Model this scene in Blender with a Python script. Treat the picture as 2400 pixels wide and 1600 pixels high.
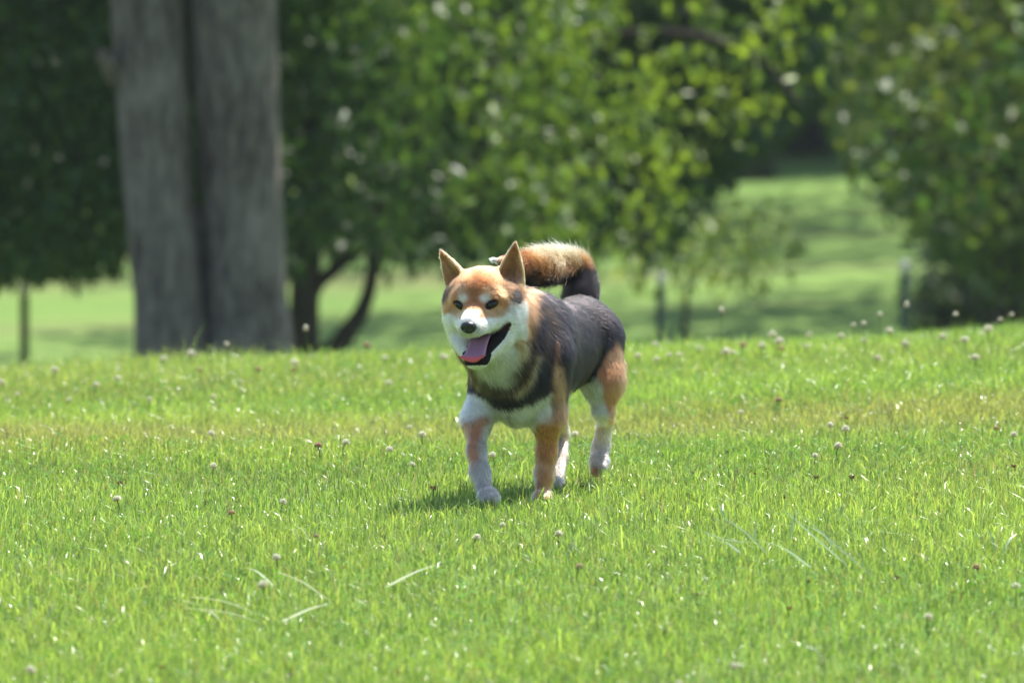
import bpy, math, random
import numpy as np
from mathutils import Vector, Matrix

DEV_SKIP = ()
R = math.radians
rng = np.random.default_rng(7)
random.seed(7)
scene = bpy.context.scene
for _o in list(bpy.data.objects):
    bpy.data.objects.remove(_o)

# ------------------------------------------------------------------ camera, sky, sun, exposure
CAM = np.array((0.0, 0.0, 1.45))
PITCH = R(3.823)
FPX = 20425.0                                   # focal length in photo pixels (2400 wide)
cam_data = bpy.data.cameras.new('camera')
cam_data.sensor_width = 23.5
cam_data.lens = 200.0
cam_data.clip_end = 2000
cam_data.dof.use_dof = True
cam_data.dof.focus_distance = 16.98
cam_data.dof.aperture_fstop = 4.8
cam_data.dof.aperture_blades = 9
cam = bpy.data.objects.new('camera', cam_data)
scene.collection.objects.link(cam)
cam.location = CAM
cam.rotation_euler = (R(90) - PITCH, 0, 0)
scene.camera = cam

TO_SUN = np.array((0.27, 0.36, 0.89)); TO_SUN /= np.linalg.norm(TO_SUN)
world = bpy.data.worlds.new('World')
scene.world = world
world.use_nodes = True
wn = world.node_tree
bg = wn.nodes['Background']
sky = wn.nodes.new('ShaderNodeTexSky')
sky.sky_type = 'NISHITA'
sky.sun_disc = False
sky.sun_elevation = math.asin(TO_SUN[2])
sky.sun_rotation = math.atan2(TO_SUN[0], TO_SUN[1])
wn.links.new(sky.outputs[0], bg.inputs[0])
bg.inputs[1].default_value = 0.12
sun_data = bpy.data.lights.new('sun', 'SUN')
sun_data.energy = 4.6
sun_data.angle = R(0.5)
sun_data.color = (1.0, 0.95, 0.87)
sun = bpy.data.objects.new('sun', sun_data)
scene.collection.objects.link(sun)
sun.rotation_euler = Vector(TO_SUN).to_track_quat('Z', 'Y').to_euler()
scene.view_settings.view_transform = 'Standard'
scene.view_settings.look = 'None'
scene.view_settings.gamma = 1.0
scene.view_settings.use_curve_mapping = False
scene.view_settings.exposure = 1.2
scene.cycles.use_denoising = True
scene.cycles.max_bounces = 8
scene.cycles.transparent_max_bounces = 8

# ------------------------------------------------------------------ helpers
C = scene.collection.objects


def at(u, v, Y):
    """World point on the sight line through photo pixel (u, v) at depth Y."""
    dx, dy = (u - 1200) / FPX, (800 - v) / FPX
    c, s = math.cos(PITCH), math.sin(PITCH)
    d = np.array((dx, c + dy * s, -s + dy * c))
    return CAM + d * (Y / d[1])


def project(P):
    c, s = math.cos(PITCH), math.sin(PITCH)
    q = P - CAM
    w = q[..., 1] * c - q[..., 2] * s
    h = q[..., 1] * s + q[..., 2] * c
    return 1200 + FPX * q[..., 0] / w, 800 - FPX * h / w


def noise(P, scale, seed=0, n=7):
    """Cheap smooth noise, about -1..1."""
    r = np.random.default_rng(seed)
    K = r.normal(size=(n, 3)); K /= np.linalg.norm(K, axis=1)[:, None]
    K *= scale * r.uniform(0.6, 1.8, size=(n, 1))
    ph = r.uniform(0, 6.28, n)
    return np.sin(P @ K.T + ph).sum(-1) / math.sqrt(n) * 0.9


def sstep(a, b, x):
    t = np.clip((x - a) / (b - a), 0, 1)
    return t * t * (3 - 2 * t)


def ground_z(x, Y):
    x = np.asarray(x, float); Y = np.asarray(Y, float)
    z = (0.043 * x - 0.104) * sstep(17.3, 21.5, Y)
    z = z + 0.012 * np.sin(x * 2.1 + Y * 0.9) * np.sin(Y * 1.3 + 1) * sstep(12, 14, Y)
    z = z - 2.95 * sstep(20.8, 50, Y)
    far = np.clip(Y - 104, 0, None)
    return z + 0.06 * far


def mesh_obj(name, verts, faces, mat=None, parent=None, smooth=False):
    """faces: list of index arrays, each (n, k)."""
    me = bpy.data.meshes.new(name)
    verts = np.asarray(verts, np.float32)
    me.vertices.add(len(verts))
    me.vertices.foreach_set('co', verts.ravel())
    faces = [np.asarray(f, np.int32) for f in (faces if isinstance(faces, (list, tuple)) else [faces])]
    tot = np.concatenate([np.full(len(f), f.shape[1], np.int32) for f in faces])
    idx = np.concatenate([f.ravel() for f in faces])
    me.loops.add(len(idx)); me.loops.foreach_set('vertex_index', idx)
    me.polygons.add(len(tot))
    me.polygons.foreach_set('loop_start', np.concatenate(([0], np.cumsum(tot)[:-1])).astype(np.int32))
    if smooth:
        me.polygons.foreach_set('use_smooth', np.ones(len(tot), bool))
    me.update(calc_edges=True)
    if mat is not None:
        for m in (mat if isinstance(mat, (list, tuple)) else [mat]):
            me.materials.append(m)
    o = bpy.data.objects.new(name, me)
    C.link(o)
    if parent is not None:
        o.parent = parent
    return o


def add_color(me, name, cols, domain='POINT'):
    cols = np.asarray(cols, np.float32)
    if cols.shape[1] == 3:
        cols = np.concatenate([cols, np.ones((len(cols), 1), np.float32)], 1)
    a = me.attributes.new(name, 'FLOAT_COLOR', domain)
    a.data.foreach_set('color', cols.ravel())


def tag(o, label=None, cat=None, group=None, kind=None):
    if label: o['label'] = label
    if cat: o['category'] = cat
    if group: o['group'] = group
    if kind: o['kind'] = kind
    return o


def empty(name, loc):
    o = bpy.data.objects.new(name, None)
    o.location = loc
    o.empty_display_size = 0.05
    C.link(o)
    return o


class Nodes:
    def __init__(self, name):
        self.m = bpy.data.materials.new(name); self.m.use_nodes = True
        self.t = self.m.node_tree
        self.out = self.t.nodes['Material Output']; self.b = self.t.nodes['Principled BSDF']

    def n(self, typ, **kw):
        nd = self.t.nodes.new(typ)
        for k, v in kw.items():
            if k.startswith('i_'):
                key = k[2:]; key = int(key) if key.isdigit() else key.replace('_', ' ')
                nd.inputs[key].default_value = v
            else:
                setattr(nd, k, v)
        return nd

    def l(self, a, b):
        self.t.links.new(a, b)

    def noise(self, scale, detail=4, vec=None, rough=0.55):
        nd = self.n('ShaderNodeTexNoise', i_Scale=scale, i_Detail=detail, i_Roughness=rough)
        if vec is not None: self.l(vec, nd.inputs['Vector'])
        return nd

    def ramp(self, fac, stops):
        nd = self.n('ShaderNodeValToRGB')
        e = nd.color_ramp.elements
        while len(e) < len(stops): e.new(0.5)
        for k, (p, c) in enumerate(stops):
            e[k].position = p; e[k].color = (*c, 1)
        self.l(fac, nd.inputs[0])
        return nd

    def bump(self, h, strength, dist):
        nd = self.n('ShaderNodeBump', i_Strength=strength, i_Distance=dist)
        self.l(h, nd.inputs['Height']); self.l(nd.outputs[0], self.b.inputs['Normal'])
        return nd

    def coords(self, scale=(1, 1, 1)):
        tc = self.n('ShaderNodeTexCoord'); mp = self.n('ShaderNodeMapping')
        mp.inputs['Scale'].default_value = scale
        self.l(tc.outputs['Object'], mp.inputs['Vector'])
        return mp.outputs[0]


def leaf_material(name, attr='col', rough=0.38, trans=0.45, spec=0.5, tint=(1.25, 1.25, 0.55)):
    """Leaf or blade: glossy cuticle over a body that both reflects and lets light through."""
    k = Nodes(name)
    a = k.n('ShaderNodeAttribute', attribute_name=attr)
    k.l(a.outputs['Color'], k.b.inputs['Base Color'])
    k.b.inputs['Roughness'].default_value = rough
    k.b.inputs['Specular IOR Level'].default_value = spec
    tr = k.n('ShaderNodeBsdfTranslucent')
    mul = k.n('ShaderNodeMix', data_type='RGBA', blend_type='MULTIPLY')
    mul.inputs[0].default_value = 1
    k.l(a.outputs['Color'], mul.inputs[6]); mul.inputs[7].default_value = (*tint, 1)
    k.l(mul.outputs[2], tr.inputs['Color'])
    mx = k.n('ShaderNodeMixShader'); mx.inputs[0].default_value = trans
    k.l(k.b.outputs[0], mx.inputs[1]); k.l(tr.outputs[0], mx.inputs[2])
    k.l(mx.outputs[0], k.out.inputs['Surface'])
    return k.m


def plain(name, col, rough=0.6, spec=0.5, coat=0.0):
    k = Nodes(name)
    k.b.inputs['Base Color'].default_value = (*col, 1)
    k.b.inputs['Roughness'].default_value = rough
    k.b.inputs['Specular IOR Level'].default_value = spec
    k.b.inputs['Coat Weight'].default_value = coat
    k.b.inputs['Coat Roughness'].default_value = 0.12
    return k.m


def tube(path, radii, seg=12, wob=0.0, seed=0, cap=True):
    """Swept tube through path points; returns verts, [quads, tris]."""
    path = np.asarray(path, float); radii = np.asarray(radii, float)
    n = len(path)
    T = np.gradient(path, axis=0); T /= np.linalg.norm(T, axis=1)[:, None]
    ref = np.array((1.0, 0.1, 0.05)) if abs(T[0][0]) < 0.8 else np.array((0, 1.0, 0.1))
    V = []
    for i in range(n):
        a = ref - T[i] * (ref @ T[i]); a /= np.linalg.norm(a); b = np.cross(T[i], a); ref = a
        th = np.arange(seg) / seg * 2 * np.pi
        V.append(path[i] + radii[i] * (np.cos(th)[:, None] * a + np.sin(th)[:, None] * b))
    V = np.array(V)
    if wob:
        cen = path[:, None, :]
        f = 1 + wob * noise(V.reshape(-1, 3) * np.array((1, 1, 0.35)), 9, seed).reshape(n, seg) + 0.5 * wob * noise(V.reshape(-1, 3) * np.array((1, 1, 0.3)), 30, seed + 1).reshape(n, seg)
        V = cen + (V - cen) * f[..., None]
    i, j = np.meshgrid(np.arange(n - 1), np.arange(seg), indexing='ij')
    a = i * seg + j; b = i * seg + (j + 1) % seg
    q = np.stack([a, b, b + seg, a + seg], -1).reshape(-1, 4)
    V = V.reshape(-1, 3)
    faces = [q]
    if cap:
        V = np.concatenate([V, path[-1:], path[:1]])
        j = np.arange(seg)
        top = np.stack([np.full(seg, n * seg), (n - 1) * seg + j, (n - 1) * seg + (j + 1) % seg], -1)
        bot = np.stack([np.full(seg, n * seg + 1), (j + 1) % seg, j], -1)
        faces.append(np.concatenate([top, bot]))
    return V, faces


def join(parts):
    """Merge [(verts, faces)] into one."""
    V, F, off = [], {}, 0
    for v, fs in parts:
        V.append(v)
        for f in fs:
            F.setdefault(f.shape[1], []).append(np.asarray(f) + off)
        off += len(v)
    return np.concatenate(V), [np.concatenate(x) for x in F.values()]


def catmull(pts, n):
    pts = np.asarray(pts, float)
    P = np.concatenate([2 * pts[:1] - pts[1:2], pts, 2 * pts[-1:] - pts[-2:-1]])
    t = np.linspace(0, len(pts) - 1 - 1e-6, n)
    i = t.astype(int); f = (t - i)[:, None]
    a, b, c, d = P[i], P[i + 1], P[i + 2], P[i + 3]
    return 0.5 * (2 * b + (c - a) * f + (2 * a - 5 * b + 4 * c - d) * f ** 2 + (3 * b - a - 3 * c + d) * f ** 3)


#@SECTION terrain
# ------------------------------------------------------------------ ground
def build_ground():
    ys = np.concatenate([np.linspace(-60, 8, 12), np.linspace(9, 60, 120), np.linspace(62, 130, 40), np.linspace(140, 700, 15)])
    xs = np.concatenate([np.linspace(-400, -12, 10), np.linspace(-10, 10, 61), np.linspace(12, 400, 10)])
    X, Y = np.meshgrid(xs, ys)
    Z = ground_z(X, Y)
    V = np.stack([X, Y, Z], -1).reshape(-1, 3)
    ny, nx = X.shape
    i, j = np.meshgrid(np.arange(ny - 1), np.arange(nx - 1), indexing='ij')
    a = i * nx + j
    F = np.stack([a, a + 1, a + nx + 1, a + nx], -1).reshape(-1, 4)
    k = Nodes('lawn_ground')
    n1 = k.noise(0.35, 5, k.coords()); n2 = k.noise(25, 3, k.coords()); n3 = k.noise(0.22, 3, k.coords((0.5, 1.6, 1)))
    mx = k.n('ShaderNodeMix', data_type='FLOAT'); mx.inputs[0].default_value = 0.45
    k.l(n1.outputs[0], mx.inputs[2]); k.l(n2.outputs[0], mx.inputs[3])
    r = k.ramp(mx.outputs[0], [(0.3, (0.068, 0.132, 0.030)), (0.5, (0.122, 0.20, 0.045)), (0.68, (0.17, 0.235, 0.06))])
    pr = k.ramp(n3.outputs[0], [(0.50, (0, 0, 0)), (0.68, (1, 1, 1))])
    pm = k.n('ShaderNodeMix', data_type='RGBA'); k.l(pr.outputs[0], pm.inputs[0])
    k.l(r.outputs[0], pm.inputs[6]); pm.inputs[7].default_value = (0.15, 0.15, 0.06, 1)
    k.l(pm.outputs[2], k.b.inputs['Base Color'])
    k.b.inputs['Roughness'].default_value = 0.9
    k.b.inputs['Specular IOR Level'].default_value = 0.1
    k.bump(n2.outputs[0], 0.6, 0.03)
    o = mesh_obj('ground', V, F, k.m, smooth=True)
    tag(o, kind='structure')


build_ground()

#@SECTION trees
# ------------------------------------------------------------------ trees
def bark_material(name, dark, light):
    k = Nodes(name)
    v = k.coords((1, 1, 0.24))
    n1 = k.noise(26, 6, v, 0.68); n2 = k.noise(3.5, 3, k.coords())
    mx = k.n('ShaderNodeMix', data_type='FLOAT'); mx.inputs[0].default_value = 0.35
    k.l(n1.outputs[0], mx.inputs[2]); k.l(n2.outputs[0], mx.inputs[3])
    r = k.ramp(mx.outputs[0], [(0.38, dark), (0.60, light)])
    k.l(r.outputs[0], k.b.inputs['Base Color'])
    k.b.inputs['Roughness'].default_value = 0.9
    k.b.inputs['Specular IOR Level'].default_value = 0.2
    k.bump(n1.outputs[0], 1.0, 0.05)
    return k.m


BARK_GREY = bark_material('grey_bark', (0.060, 0.050, 0.042), (0.27, 0.235, 0.205))
BARK_DARK = bark_material('dark_bark', (0.03, 0.026, 0.022), (0.085, 0.07, 0.06))
LEAF = leaf_material('broad_leaf', rough=0.47, trans=0.5, spec=0.6)
LEAF_FAR = leaf_material('far_leaf', rough=0.5, trans=0.35, spec=0.3)


def leaf_cloud(centers, droop, n_per, size, spread, cols, seed, shape=0.42, keep=None):
    """Sprays of leaves: for each spray centre a short drooping twig carrying n_per leaves. Two triangles per leaf."""
    r = np.random.default_rng(seed)
    N = len(centers)
    d = r.normal(size=(N, 3)); d[:, 2] = -np.abs(d[:, 2]) * droop - 0.3 * droop
    d /= np.linalg.norm(d, axis=1)[:, None]
    t = r.uniform(0, 1, (N, n_per, 1))
    P = centers[:, None] + d[:, None] * t * spread + r.normal(size=(N, n_per, 3)) * spread * 0.16
    axis = d[:, None] * 0.7 + r.normal(size=(N, n_per, 3)) * 0.55 + np.array((0, 0, -0.35 * droop))
    axis /= np.linalg.norm(axis, axis=-1)[..., None]
    up = np.array((0, 0, 1.0)) + r.normal(size=(N, n_per, 3)) * 0.55
    side = np.cross(axis, up); side /= np.linalg.norm(side, axis=-1)[..., None]
    nrm = np.cross(side, axis)
    L = size * r.uniform(0.6, 1.25, (N, n_per, 1))
    P, axis, side, nrm, L = (x.reshape(-1, x.shape[-1]) for x in (P, axis, side, nrm, L))
    cc = np.repeat(cols(centers, r), n_per, axis=0) * r.uniform(0.75, 1.25, (len(P), 1))
    if keep is not None:
        k = keep(P)
        P, axis, side, nrm, L, cc = P[k], axis[k], side[k], nrm[k], L[k], cc[k]
    fold = nrm * L * 0.10
    v0 = P; v1 = P + axis * L * 0.45 + side * L * shape + fold; v2 = P + axis * L; v3 = P + axis * L * 0.45 - side * L * shape + fold
    V = np.stack([v0, v1, v2, v3], 1).reshape(-1, 3)
    b = np.arange(len(P))[:, None] * 4
    F = np.concatenate([b + np.array((0, 1, 2)), b + np.array((0, 2, 3))])
    return V, F, np.repeat(cc, 4, axis=0)


def crown(name, clouds, mat, parent, label=None):
    V, F, K, off = [], [], [], 0
    for v, f, c in clouds:
        V.append(v); F.append(f + off); K.append(c); off += len(v)
    o = mesh_obj(name, np.concatenate(V), np.concatenate(F), mat, parent)
    add_color(o.data, 'col', np.concatenate(K))
    o['kind'] = 'stuff'
    return o


def palette(base, yellow, amt, seed):
    base = np.array(base); yellow = np.array(yellow)

    def f(P, r):
        m = np.clip(0.5 + 0.5 * noise(P, 1.6, seed), 0, 1) * amt + r.uniform(0, 0.25, len(P)) * amt
        return base * (1 - m[:, None]) + yellow * m[:, None]
    return f


def sample_box(n, lo, hi, seed):
    return np.random.default_rng(seed).uniform(lo, hi, (n, 3))


def base_pt(u, Y):
    x = (u - 1200) / FPX * Y
    return np.array((x, Y, float(ground_z(x, Y))))


def curve_tree_trunk(pts_uvY, radii, seg, mat, name, parent, n=40, wob=0.06, seed=0, base=None, extra=()):
    P = [at(*p) for p in pts_uvY]
    if base is not None: P = [np.asarray(base)] + P
    path = catmull(P, n)
    rad = np.interp(np.linspace(0, 1, n), np.linspace(0, 1, len(radii)), radii)
    parts = [tube(path, rad, seg, wob, seed)] + list(extra)
    v, f = join(parts) if len(parts) > 1 else parts[0]
    return mesh_obj(name, v - np.array(parent.location), f, mat, parent, smooth=True)


# --- twin-trunk tree at the crest
YT = 40.0
b0 = base_pt(490, YT)
twin = tag(empty('twin_trunk_tree', b0), 'thick grey double trunk of an old tree just beyond the crest of the lawn', 'tree')
gA = base_pt(428, YT); gB = base_pt(575, YT)
k1 = [at(262, 150, YT - 0.1), at(238, 128, YT - 0.16), at(225, 118, YT - 0.2)]
knot = tube(catmull([at(290, 175, YT)] + k1, 8), [0.075, 0.07, 0.062, 0.05, 0.036, 0.028, 0.022, 0.015], 9, 0.12, 5)
curve_tree_trunk([(405, 880, YT), (392, 700, YT), (378, 480, YT), (364, 250, YT), (345, 0, YT), (318, -400, YT), (285, -1000, YT), (230, -1800, YT)],
                 [0.25, 0.178, 0.158, 0.160, 0.168, 0.172, 0.16, 0.15, 0.12], 44, BARK_GREY, 'trunk', twin, 110, 0.05, 1, gA, [knot])
curve_tree_trunk([(588, 880, YT + .05), (580, 700, YT + .05), (568, 480, YT + .05), (556, 250, YT + .05), (545, 0, YT + .05), (540, -400, YT), (560, -1000, YT), (600, -1800, YT)],
                 [0.29, 0.212, 0.188, 0.187, 0.196, 0.205, 0.19, 0.17, 0.13], 44, BARK_GREY, 'trunk', twin, 110, 0.05, 2, gB, [tube(catmull([base_pt(505, YT + .08), at(492, 860, YT + .08), at(482, 700, YT + .08), at(470, 560, YT + .08), at(462, 480, YT + .08)], 30), np.interp(np.linspace(0, 1, 30), [0, .3, .7, 1], [.10, .05, .035, .012]), 12, .1, 3)])
cen = sample_box(2600, (-6.2, 35.5, 1.6), (3.2, 44.5, 8.5), 11)
q = (cen - np.array((-1.4, 40, 4.6))) / np.array((4.6, 4.6, 3.9))
cen = cen[(np.linalg.norm(q, axis=1) < 1) & (noise(cen, 1.4, 3) > -0.7) & ((q[:, 2] > -0.55))]
if len(cen):
    v, f, c = leaf_cloud(cen, 0.6, 12, 0.19, 0.75, palette((0.045, 0.085, 0.018), (0.09, 0.13, 0.02), 0.6, 5), 12)
    crown('crown', [(v - b0, f, c)], LEAF, twin)

# --- dark multi-stem tree with the broad drooping crown behind it
YB = 47.0
bB = base_pt(735, YB)
mt = tag(empty('spreading_tree', bB), 'dark multi-stemmed tree with wide drooping leafy crown behind the dog and the grey trunks', 'tree')
def stem(pts, radii, seed, n=36, base=bB):
    return curve_tree_trunk(pts, radii, 14, BARK_DARK, 'trunk' if seed == 20 else 'branch', mt, n, 0.06, seed, base)
stem([(718, 1100, YB), (712, 820, YB), (712, 690, YB), (722, 560, YB), (735, 380, YB), (760, 100, YB), (800, -400, YB), (850, -900, YB)], [.15, .095, .085, .082, .08, .075, .07, .06, .04], 20)
stem([(745, 900, YB), (800, 800, YB), (845, 735, YB), (868, 670, YB), (878, 590, YB), (895, 480, YB), (940, 300, YB), (1030, 60, YB), (1150, -200, YB)], [.09, .06, .055, .045, .037, .034, .032, .03, .028, .02], 21)
stem([(745, 668, YB), (790, 625, YB), (845, 580, YB), (910, 520, YB), (1010, 420, YB), (1180, 330, YB), (1400, 290, YB)], [.05, .04, .038, .034, .03, .026, .02, .014], 22, base=at(715, 720, YB))
stem([(1450, 460, YB), (1510, 560, YB - .1), (1560, 640, YB - .2)], [.03, .02, .016, .008], 23, base=at(1330, 330, YB))
stem([(1500, 80, YB - 1), (1750, 120, YB - 1.6), (1880, 250, YB - 1.8)], [.04, .03, .02, .01], 24, base=at(1150, 150, YB - .3))


def boundary(u):
    """Lower edge of the crown in the photograph (row for each column)."""
    return np.interp(u, [-300, 0, 60, 200, 280, 330, 620, 680, 760, 860, 1000, 1180, 1300, 1450, 1560, 1640, 1720, 1800, 1880, 1940, 2000],
                     [640, 650, 640, 630, 600, 575, 590, 640, 580, 600, 590, 580, 620, 560, 640, 470, 400, 330, 280, 190, -60])


def in_crown(P, Yc, Yr):
    u, v = project(P)
    n = noise(P, 3.2, 31) * 28 + noise(P, 9, 32) * 16
    x0, x1 = 450 - 1500, 2000
    top = at(900, -2300, Yc)[2]
    dome = ((u - 700) / 1400) ** 2 + ((v + 500) / 1350) ** 2
    depth = np.abs(P[:, 1] - Yc) / Yr
    return (v < boundary(u) + n - 14) & (depth < 1 - 0.4 * np.clip(dome - 0.4, 0, 1)) & (dome < 1.15)


cen = sample_box(26000, (-4.2, 43.2, -1.9), (2.4, 50.8, 1.3), 41)
cen = cen[in_crown(cen, 47, 3.6)]
u_, v_ = project(cen)
dens = np.where(u_ > 1000, np.where(cen[:, 1] < 45.6, 0.28, np.where(cen[:, 1] < 47.2, .08, .8)), 0.6)
gaps = noise(cen, 2.2, 42)
cen = cen[(gaps > -0.45) & ((cen[:, 1] > 46.4) | (u_ < 1000) | (noise(cen, 4.2, 61) > -.15)) & (rng.uniform(size=len(cen)) < dens)]
low = cen
hi = sample_box(9000, (-5.2, 42.5, 1.2), (3.2, 51.5, 5.6), 43)
qq = (hi - np.array((-0.9, 47, 0.6))) / np.array((4.0, 4.3, 4.6))
hu_, hv_ = project(hi)
hi = hi[(np.linalg.norm(qq, axis=1) < 1) & (noise(hi, 1.4, 44) > -0.35) & ((hu_ < 1000 + 120 * noise(hi, 1.5, 48)) | (hi[:, 1] > 47.9))]
_shade_pal = palette((0.026, 0.066, 0.028), (0.07, 0.14, 0.026), 0.55, 45); _sunlit_pal = palette((0.075, 0.15, 0.03), (0.19, 0.27, 0.04), 0.9, 49)  # leaf colours carry the light: dark for shaded back and left, bright for sunlit front
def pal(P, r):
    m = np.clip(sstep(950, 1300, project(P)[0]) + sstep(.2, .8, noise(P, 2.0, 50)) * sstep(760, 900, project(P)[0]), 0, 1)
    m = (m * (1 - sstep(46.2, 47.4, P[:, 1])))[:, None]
    return _shade_pal(P, r) * (1 - m) + _sunlit_pal(P, r) * m
cl = []
def keepB(P):
    u, v = project(P)
    return v < boundary(u) + noise(P, 3.2, 31) * 26 + noise(P, 11, 33) * 22
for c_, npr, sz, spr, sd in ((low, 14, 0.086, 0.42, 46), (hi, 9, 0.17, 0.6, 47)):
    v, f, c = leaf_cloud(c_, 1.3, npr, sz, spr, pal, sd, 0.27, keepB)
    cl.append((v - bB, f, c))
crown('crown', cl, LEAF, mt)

# --- pale young tree beyond the post behind the dog
YS = 52.0
bS = base_pt(1600, YS)
st = tag(empty('young_tree', bS), 'pale loose young tree on a thin stem just behind the middle fence post', 'tree')
curve_tree_trunk([(1602, 900, YS), (1606, 740, YS), (1618, 620, YS), (1640, 520, YS), (1660, 440, YS)], [.022, .018, .015, .011, .006], 8, BARK_DARK, 'trunk', st, 20, 0.05, 35, bS)
cen = sample_box(1500, (.5, 51.0, -2.0), (1.85, 53.0, .3), 36)
u_, v_ = project(cen)
cen = cen[(np.hypot((u_ - 1660) / 190, (v_ - 545) / 105) < 1 + .35 * noise(cen, 5, 37)) & (rng.uniform(size=len(cen)) < .45)]
v, f, c = leaf_cloud(cen, 0.8, 7, 0.085, 0.3, palette((0.11, 0.19, 0.06), (0.24, 0.31, 0.10), 0.9, 38), 39, 0.3)
crown('crown', [(v - bS, f, c)], LEAF, st)

# --- yellowing tree on the right
YD = 52.0
bD = base_pt(2372, YD)
dt = tag(empty('broadleaf_tree', bD), 'dull green tree with yellowing leaves and dark trunk at the right edge', 'tree')
curve_tree_trunk([(2368, 900, YD), (2366, 740, YD), (2362, 560, YD), (2365, 380, YD), (2380, 100, YD), (2400, -300, YD), (2440, -900, YD)], [.11, .085, .075, .07, .065, .06, .05, .03], 14, BARK_DARK, 'trunk', dt, 40, 0.06, 30, bD)
curve_tree_trunk([(2280, 420, YD - .3), (2150, 330, YD - .8), (2030, 300, YD - 1)], [.04, .03, .02, .01], 10, BARK_DARK, 'branch', dt, 18, 0.05, 31, at(2364, 480, YD))
cen = sample_box(11000, (1.6, 48.6, -2.2), (6.2, 55.4, 1.2), 51)
u_, v_ = project(cen)
lowD = np.interp(u_, [1900, 1950, 2000, 2080, 2160, 2250, 2320, 2400, 2700], [120, 330, 400, 480, 560, 660, 690, 740, 760]) + noise(cen, 3, 52) * 40
leftD = 1985 + noise(cen, 2.5, 53) * 45 + np.clip(v_ - 300, 0, 300) * 0.25
cen = cen[(v_ < lowD) & (u_ > leftD) & (noise(cen, 2.0, 54) > -0.65)]
cen = cen[rng.uniform(size=len(cen)) < np.where(cen[:, 1] < 51, .30, .65)]
hi = sample_box(3000, (1.4, 47.5, 1.0), (7, 56.5, 5.5), 55)
qq = (hi - np.array((3.9, 52, 0.8))) / np.array((3.0, 4.2, 4.4))
hi = hi[(np.linalg.norm(qq, axis=1) < 1) & (rng.uniform(size=len(hi)) < .35) & (hi[:, 1] > 52.2)]
pd = palette((0.060, 0.140, 0.030), (0.22, 0.23, 0.06), 0.48, 56)
def keepD(P):
    u, v = project(P)
    return (v < np.interp(u, [1900, 1950, 2000, 2080, 2160, 2250, 2320, 2400, 2700], [150, 340, 410, 470, 540, 620, 670, 720, 760]) + noise(P, 7, 59) * 30) & (u > 1950 + noise(P, 6, 60) * 30)
cl = []
for c_, npr, sz, spr, sd in ((cen, 11, 0.09, 0.42, 57), (hi, 9, 0.19, 0.6, 58)):
    v, f, c = leaf_cloud(c_, 0.8, npr, sz, spr, pd, sd, 0.4, keepD)
    cl.append((v - bD, f, c))
crown('crown', cl, LEAF, dt)

# --- far trees closing the view, each one its own
FAR = [(-2700, 104, 4.6, 9), (-1500, 112, 5.0, 10), (-400, 106, 4.4, 9), (350, 100, 4.0, 8), (1000, 108, 4.4, 9), (1560, 113, 4.0, 9),
       (1935, 100, 2.6, 8), (2350, 96, 3.4, 8), (2900, 104, 4.6, 10), (3900, 110, 5.2, 10)]
FAR_LABEL = ['tree at the far left of the wood edge', 'dense tree in the wood edge left of the grey trunks', 'dark tree far behind the left lawn edge', 'far tree hidden behind the grey double trunk',
             'far leafy tree seen through the drooping crown', 'hazy far tree behind the right end of the drooping crown', 'small bright far tree standing in the gap between the two leafy crowns',
             'far dense tree behind the yellowing tree', 'far tree beyond the right edge tree', 'tree at the far right of the wood edge']
for i, (u, Y, rad, hgt) in enumerate(FAR):
    b = base_pt(u, Y)
    t = tag(empty('far_tree', b), FAR_LABEL[i], 'tree', 'trees of the far wood edge')
    path = catmull([(0, 0, -0.2), (0.1, 0, 1.5), (-0.1, 0.1, hgt * 0.8)], 10)
    v, f = tube(path, np.linspace(0.28, 0.08, 10), 9, 0.08, 60 + i)
    mesh_obj('trunk', v, f, BARK_DARK, t, smooth=True)
    c_ = np.random.default_rng(70 + i).uniform(-1, 1, (2300, 3))
    c_ = c_[(np.linalg.norm(c_, axis=1) < 1) & (np.linalg.norm(c_, axis=1) > 0.45)]
    c_ = c_ * np.array((rad, rad, hgt * 0.5)) + np.array((0, 0, hgt * 0.5 + 0.35))
    c_ = c_[noise(c_, 0.9, 80 + i) > -0.8]
    cl = leaf_cloud(c_, 0.7, 8, 0.42, 1.1, palette(*(((0.09, 0.16, 0.045), (0.17, 0.23, 0.07)) if i in (5, 6) else ((0.04, 0.085, 0.022), (0.085, 0.14, 0.03))), 0.7, 90 + i), 100 + i)
    crown('crown', [cl], LEAF_FAR, t)

# --- two unseen trees added so their high crowns dapple the far lawn with shade
for i, (u, Y, rad, z0, z1, lab) in enumerate(((2262, 84, 5.6, 2.9, 10.0, 'added unseen shade tree on the far lawn, trunk behind the yellowing leaves'), (2432, 70, 4.6, 3.4, 9.5, 'added unseen shade tree on the far lawn beyond the right edge'))):
    b = base_pt(u, Y)
    t = tag(empty('shade_tree', b), lab, 'tree')
    v, f = tube(catmull([(0, 0, -0.2), (0.05, 0, 2.5), (-0.1, 0.1, z1 * 0.85)], 12), np.linspace(0.2, 0.06, 12), 10, 0.08, 160 + i)
    mesh_obj('trunk', v, f, BARK_DARK, t, smooth=True)
    c_ = np.random.default_rng(170 + i).uniform(-1, 1, (1700, 3))
    c_ = c_[(np.linalg.norm(c_, axis=1) < 1)] * np.array((rad * 1.5, rad * 1.15, (z1 - z0) / 2)) + np.array((0, 0, (z0 + z1) / 2))
    cl = leaf_cloud(c_, 0.7, 5, 0.34, 1.2, palette((0.04, 0.085, 0.022), (0.085, 0.14, 0.03), 0.7, 190 + i), 195 + i)
    crown('crown', [cl], LEAF_FAR, t)

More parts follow.
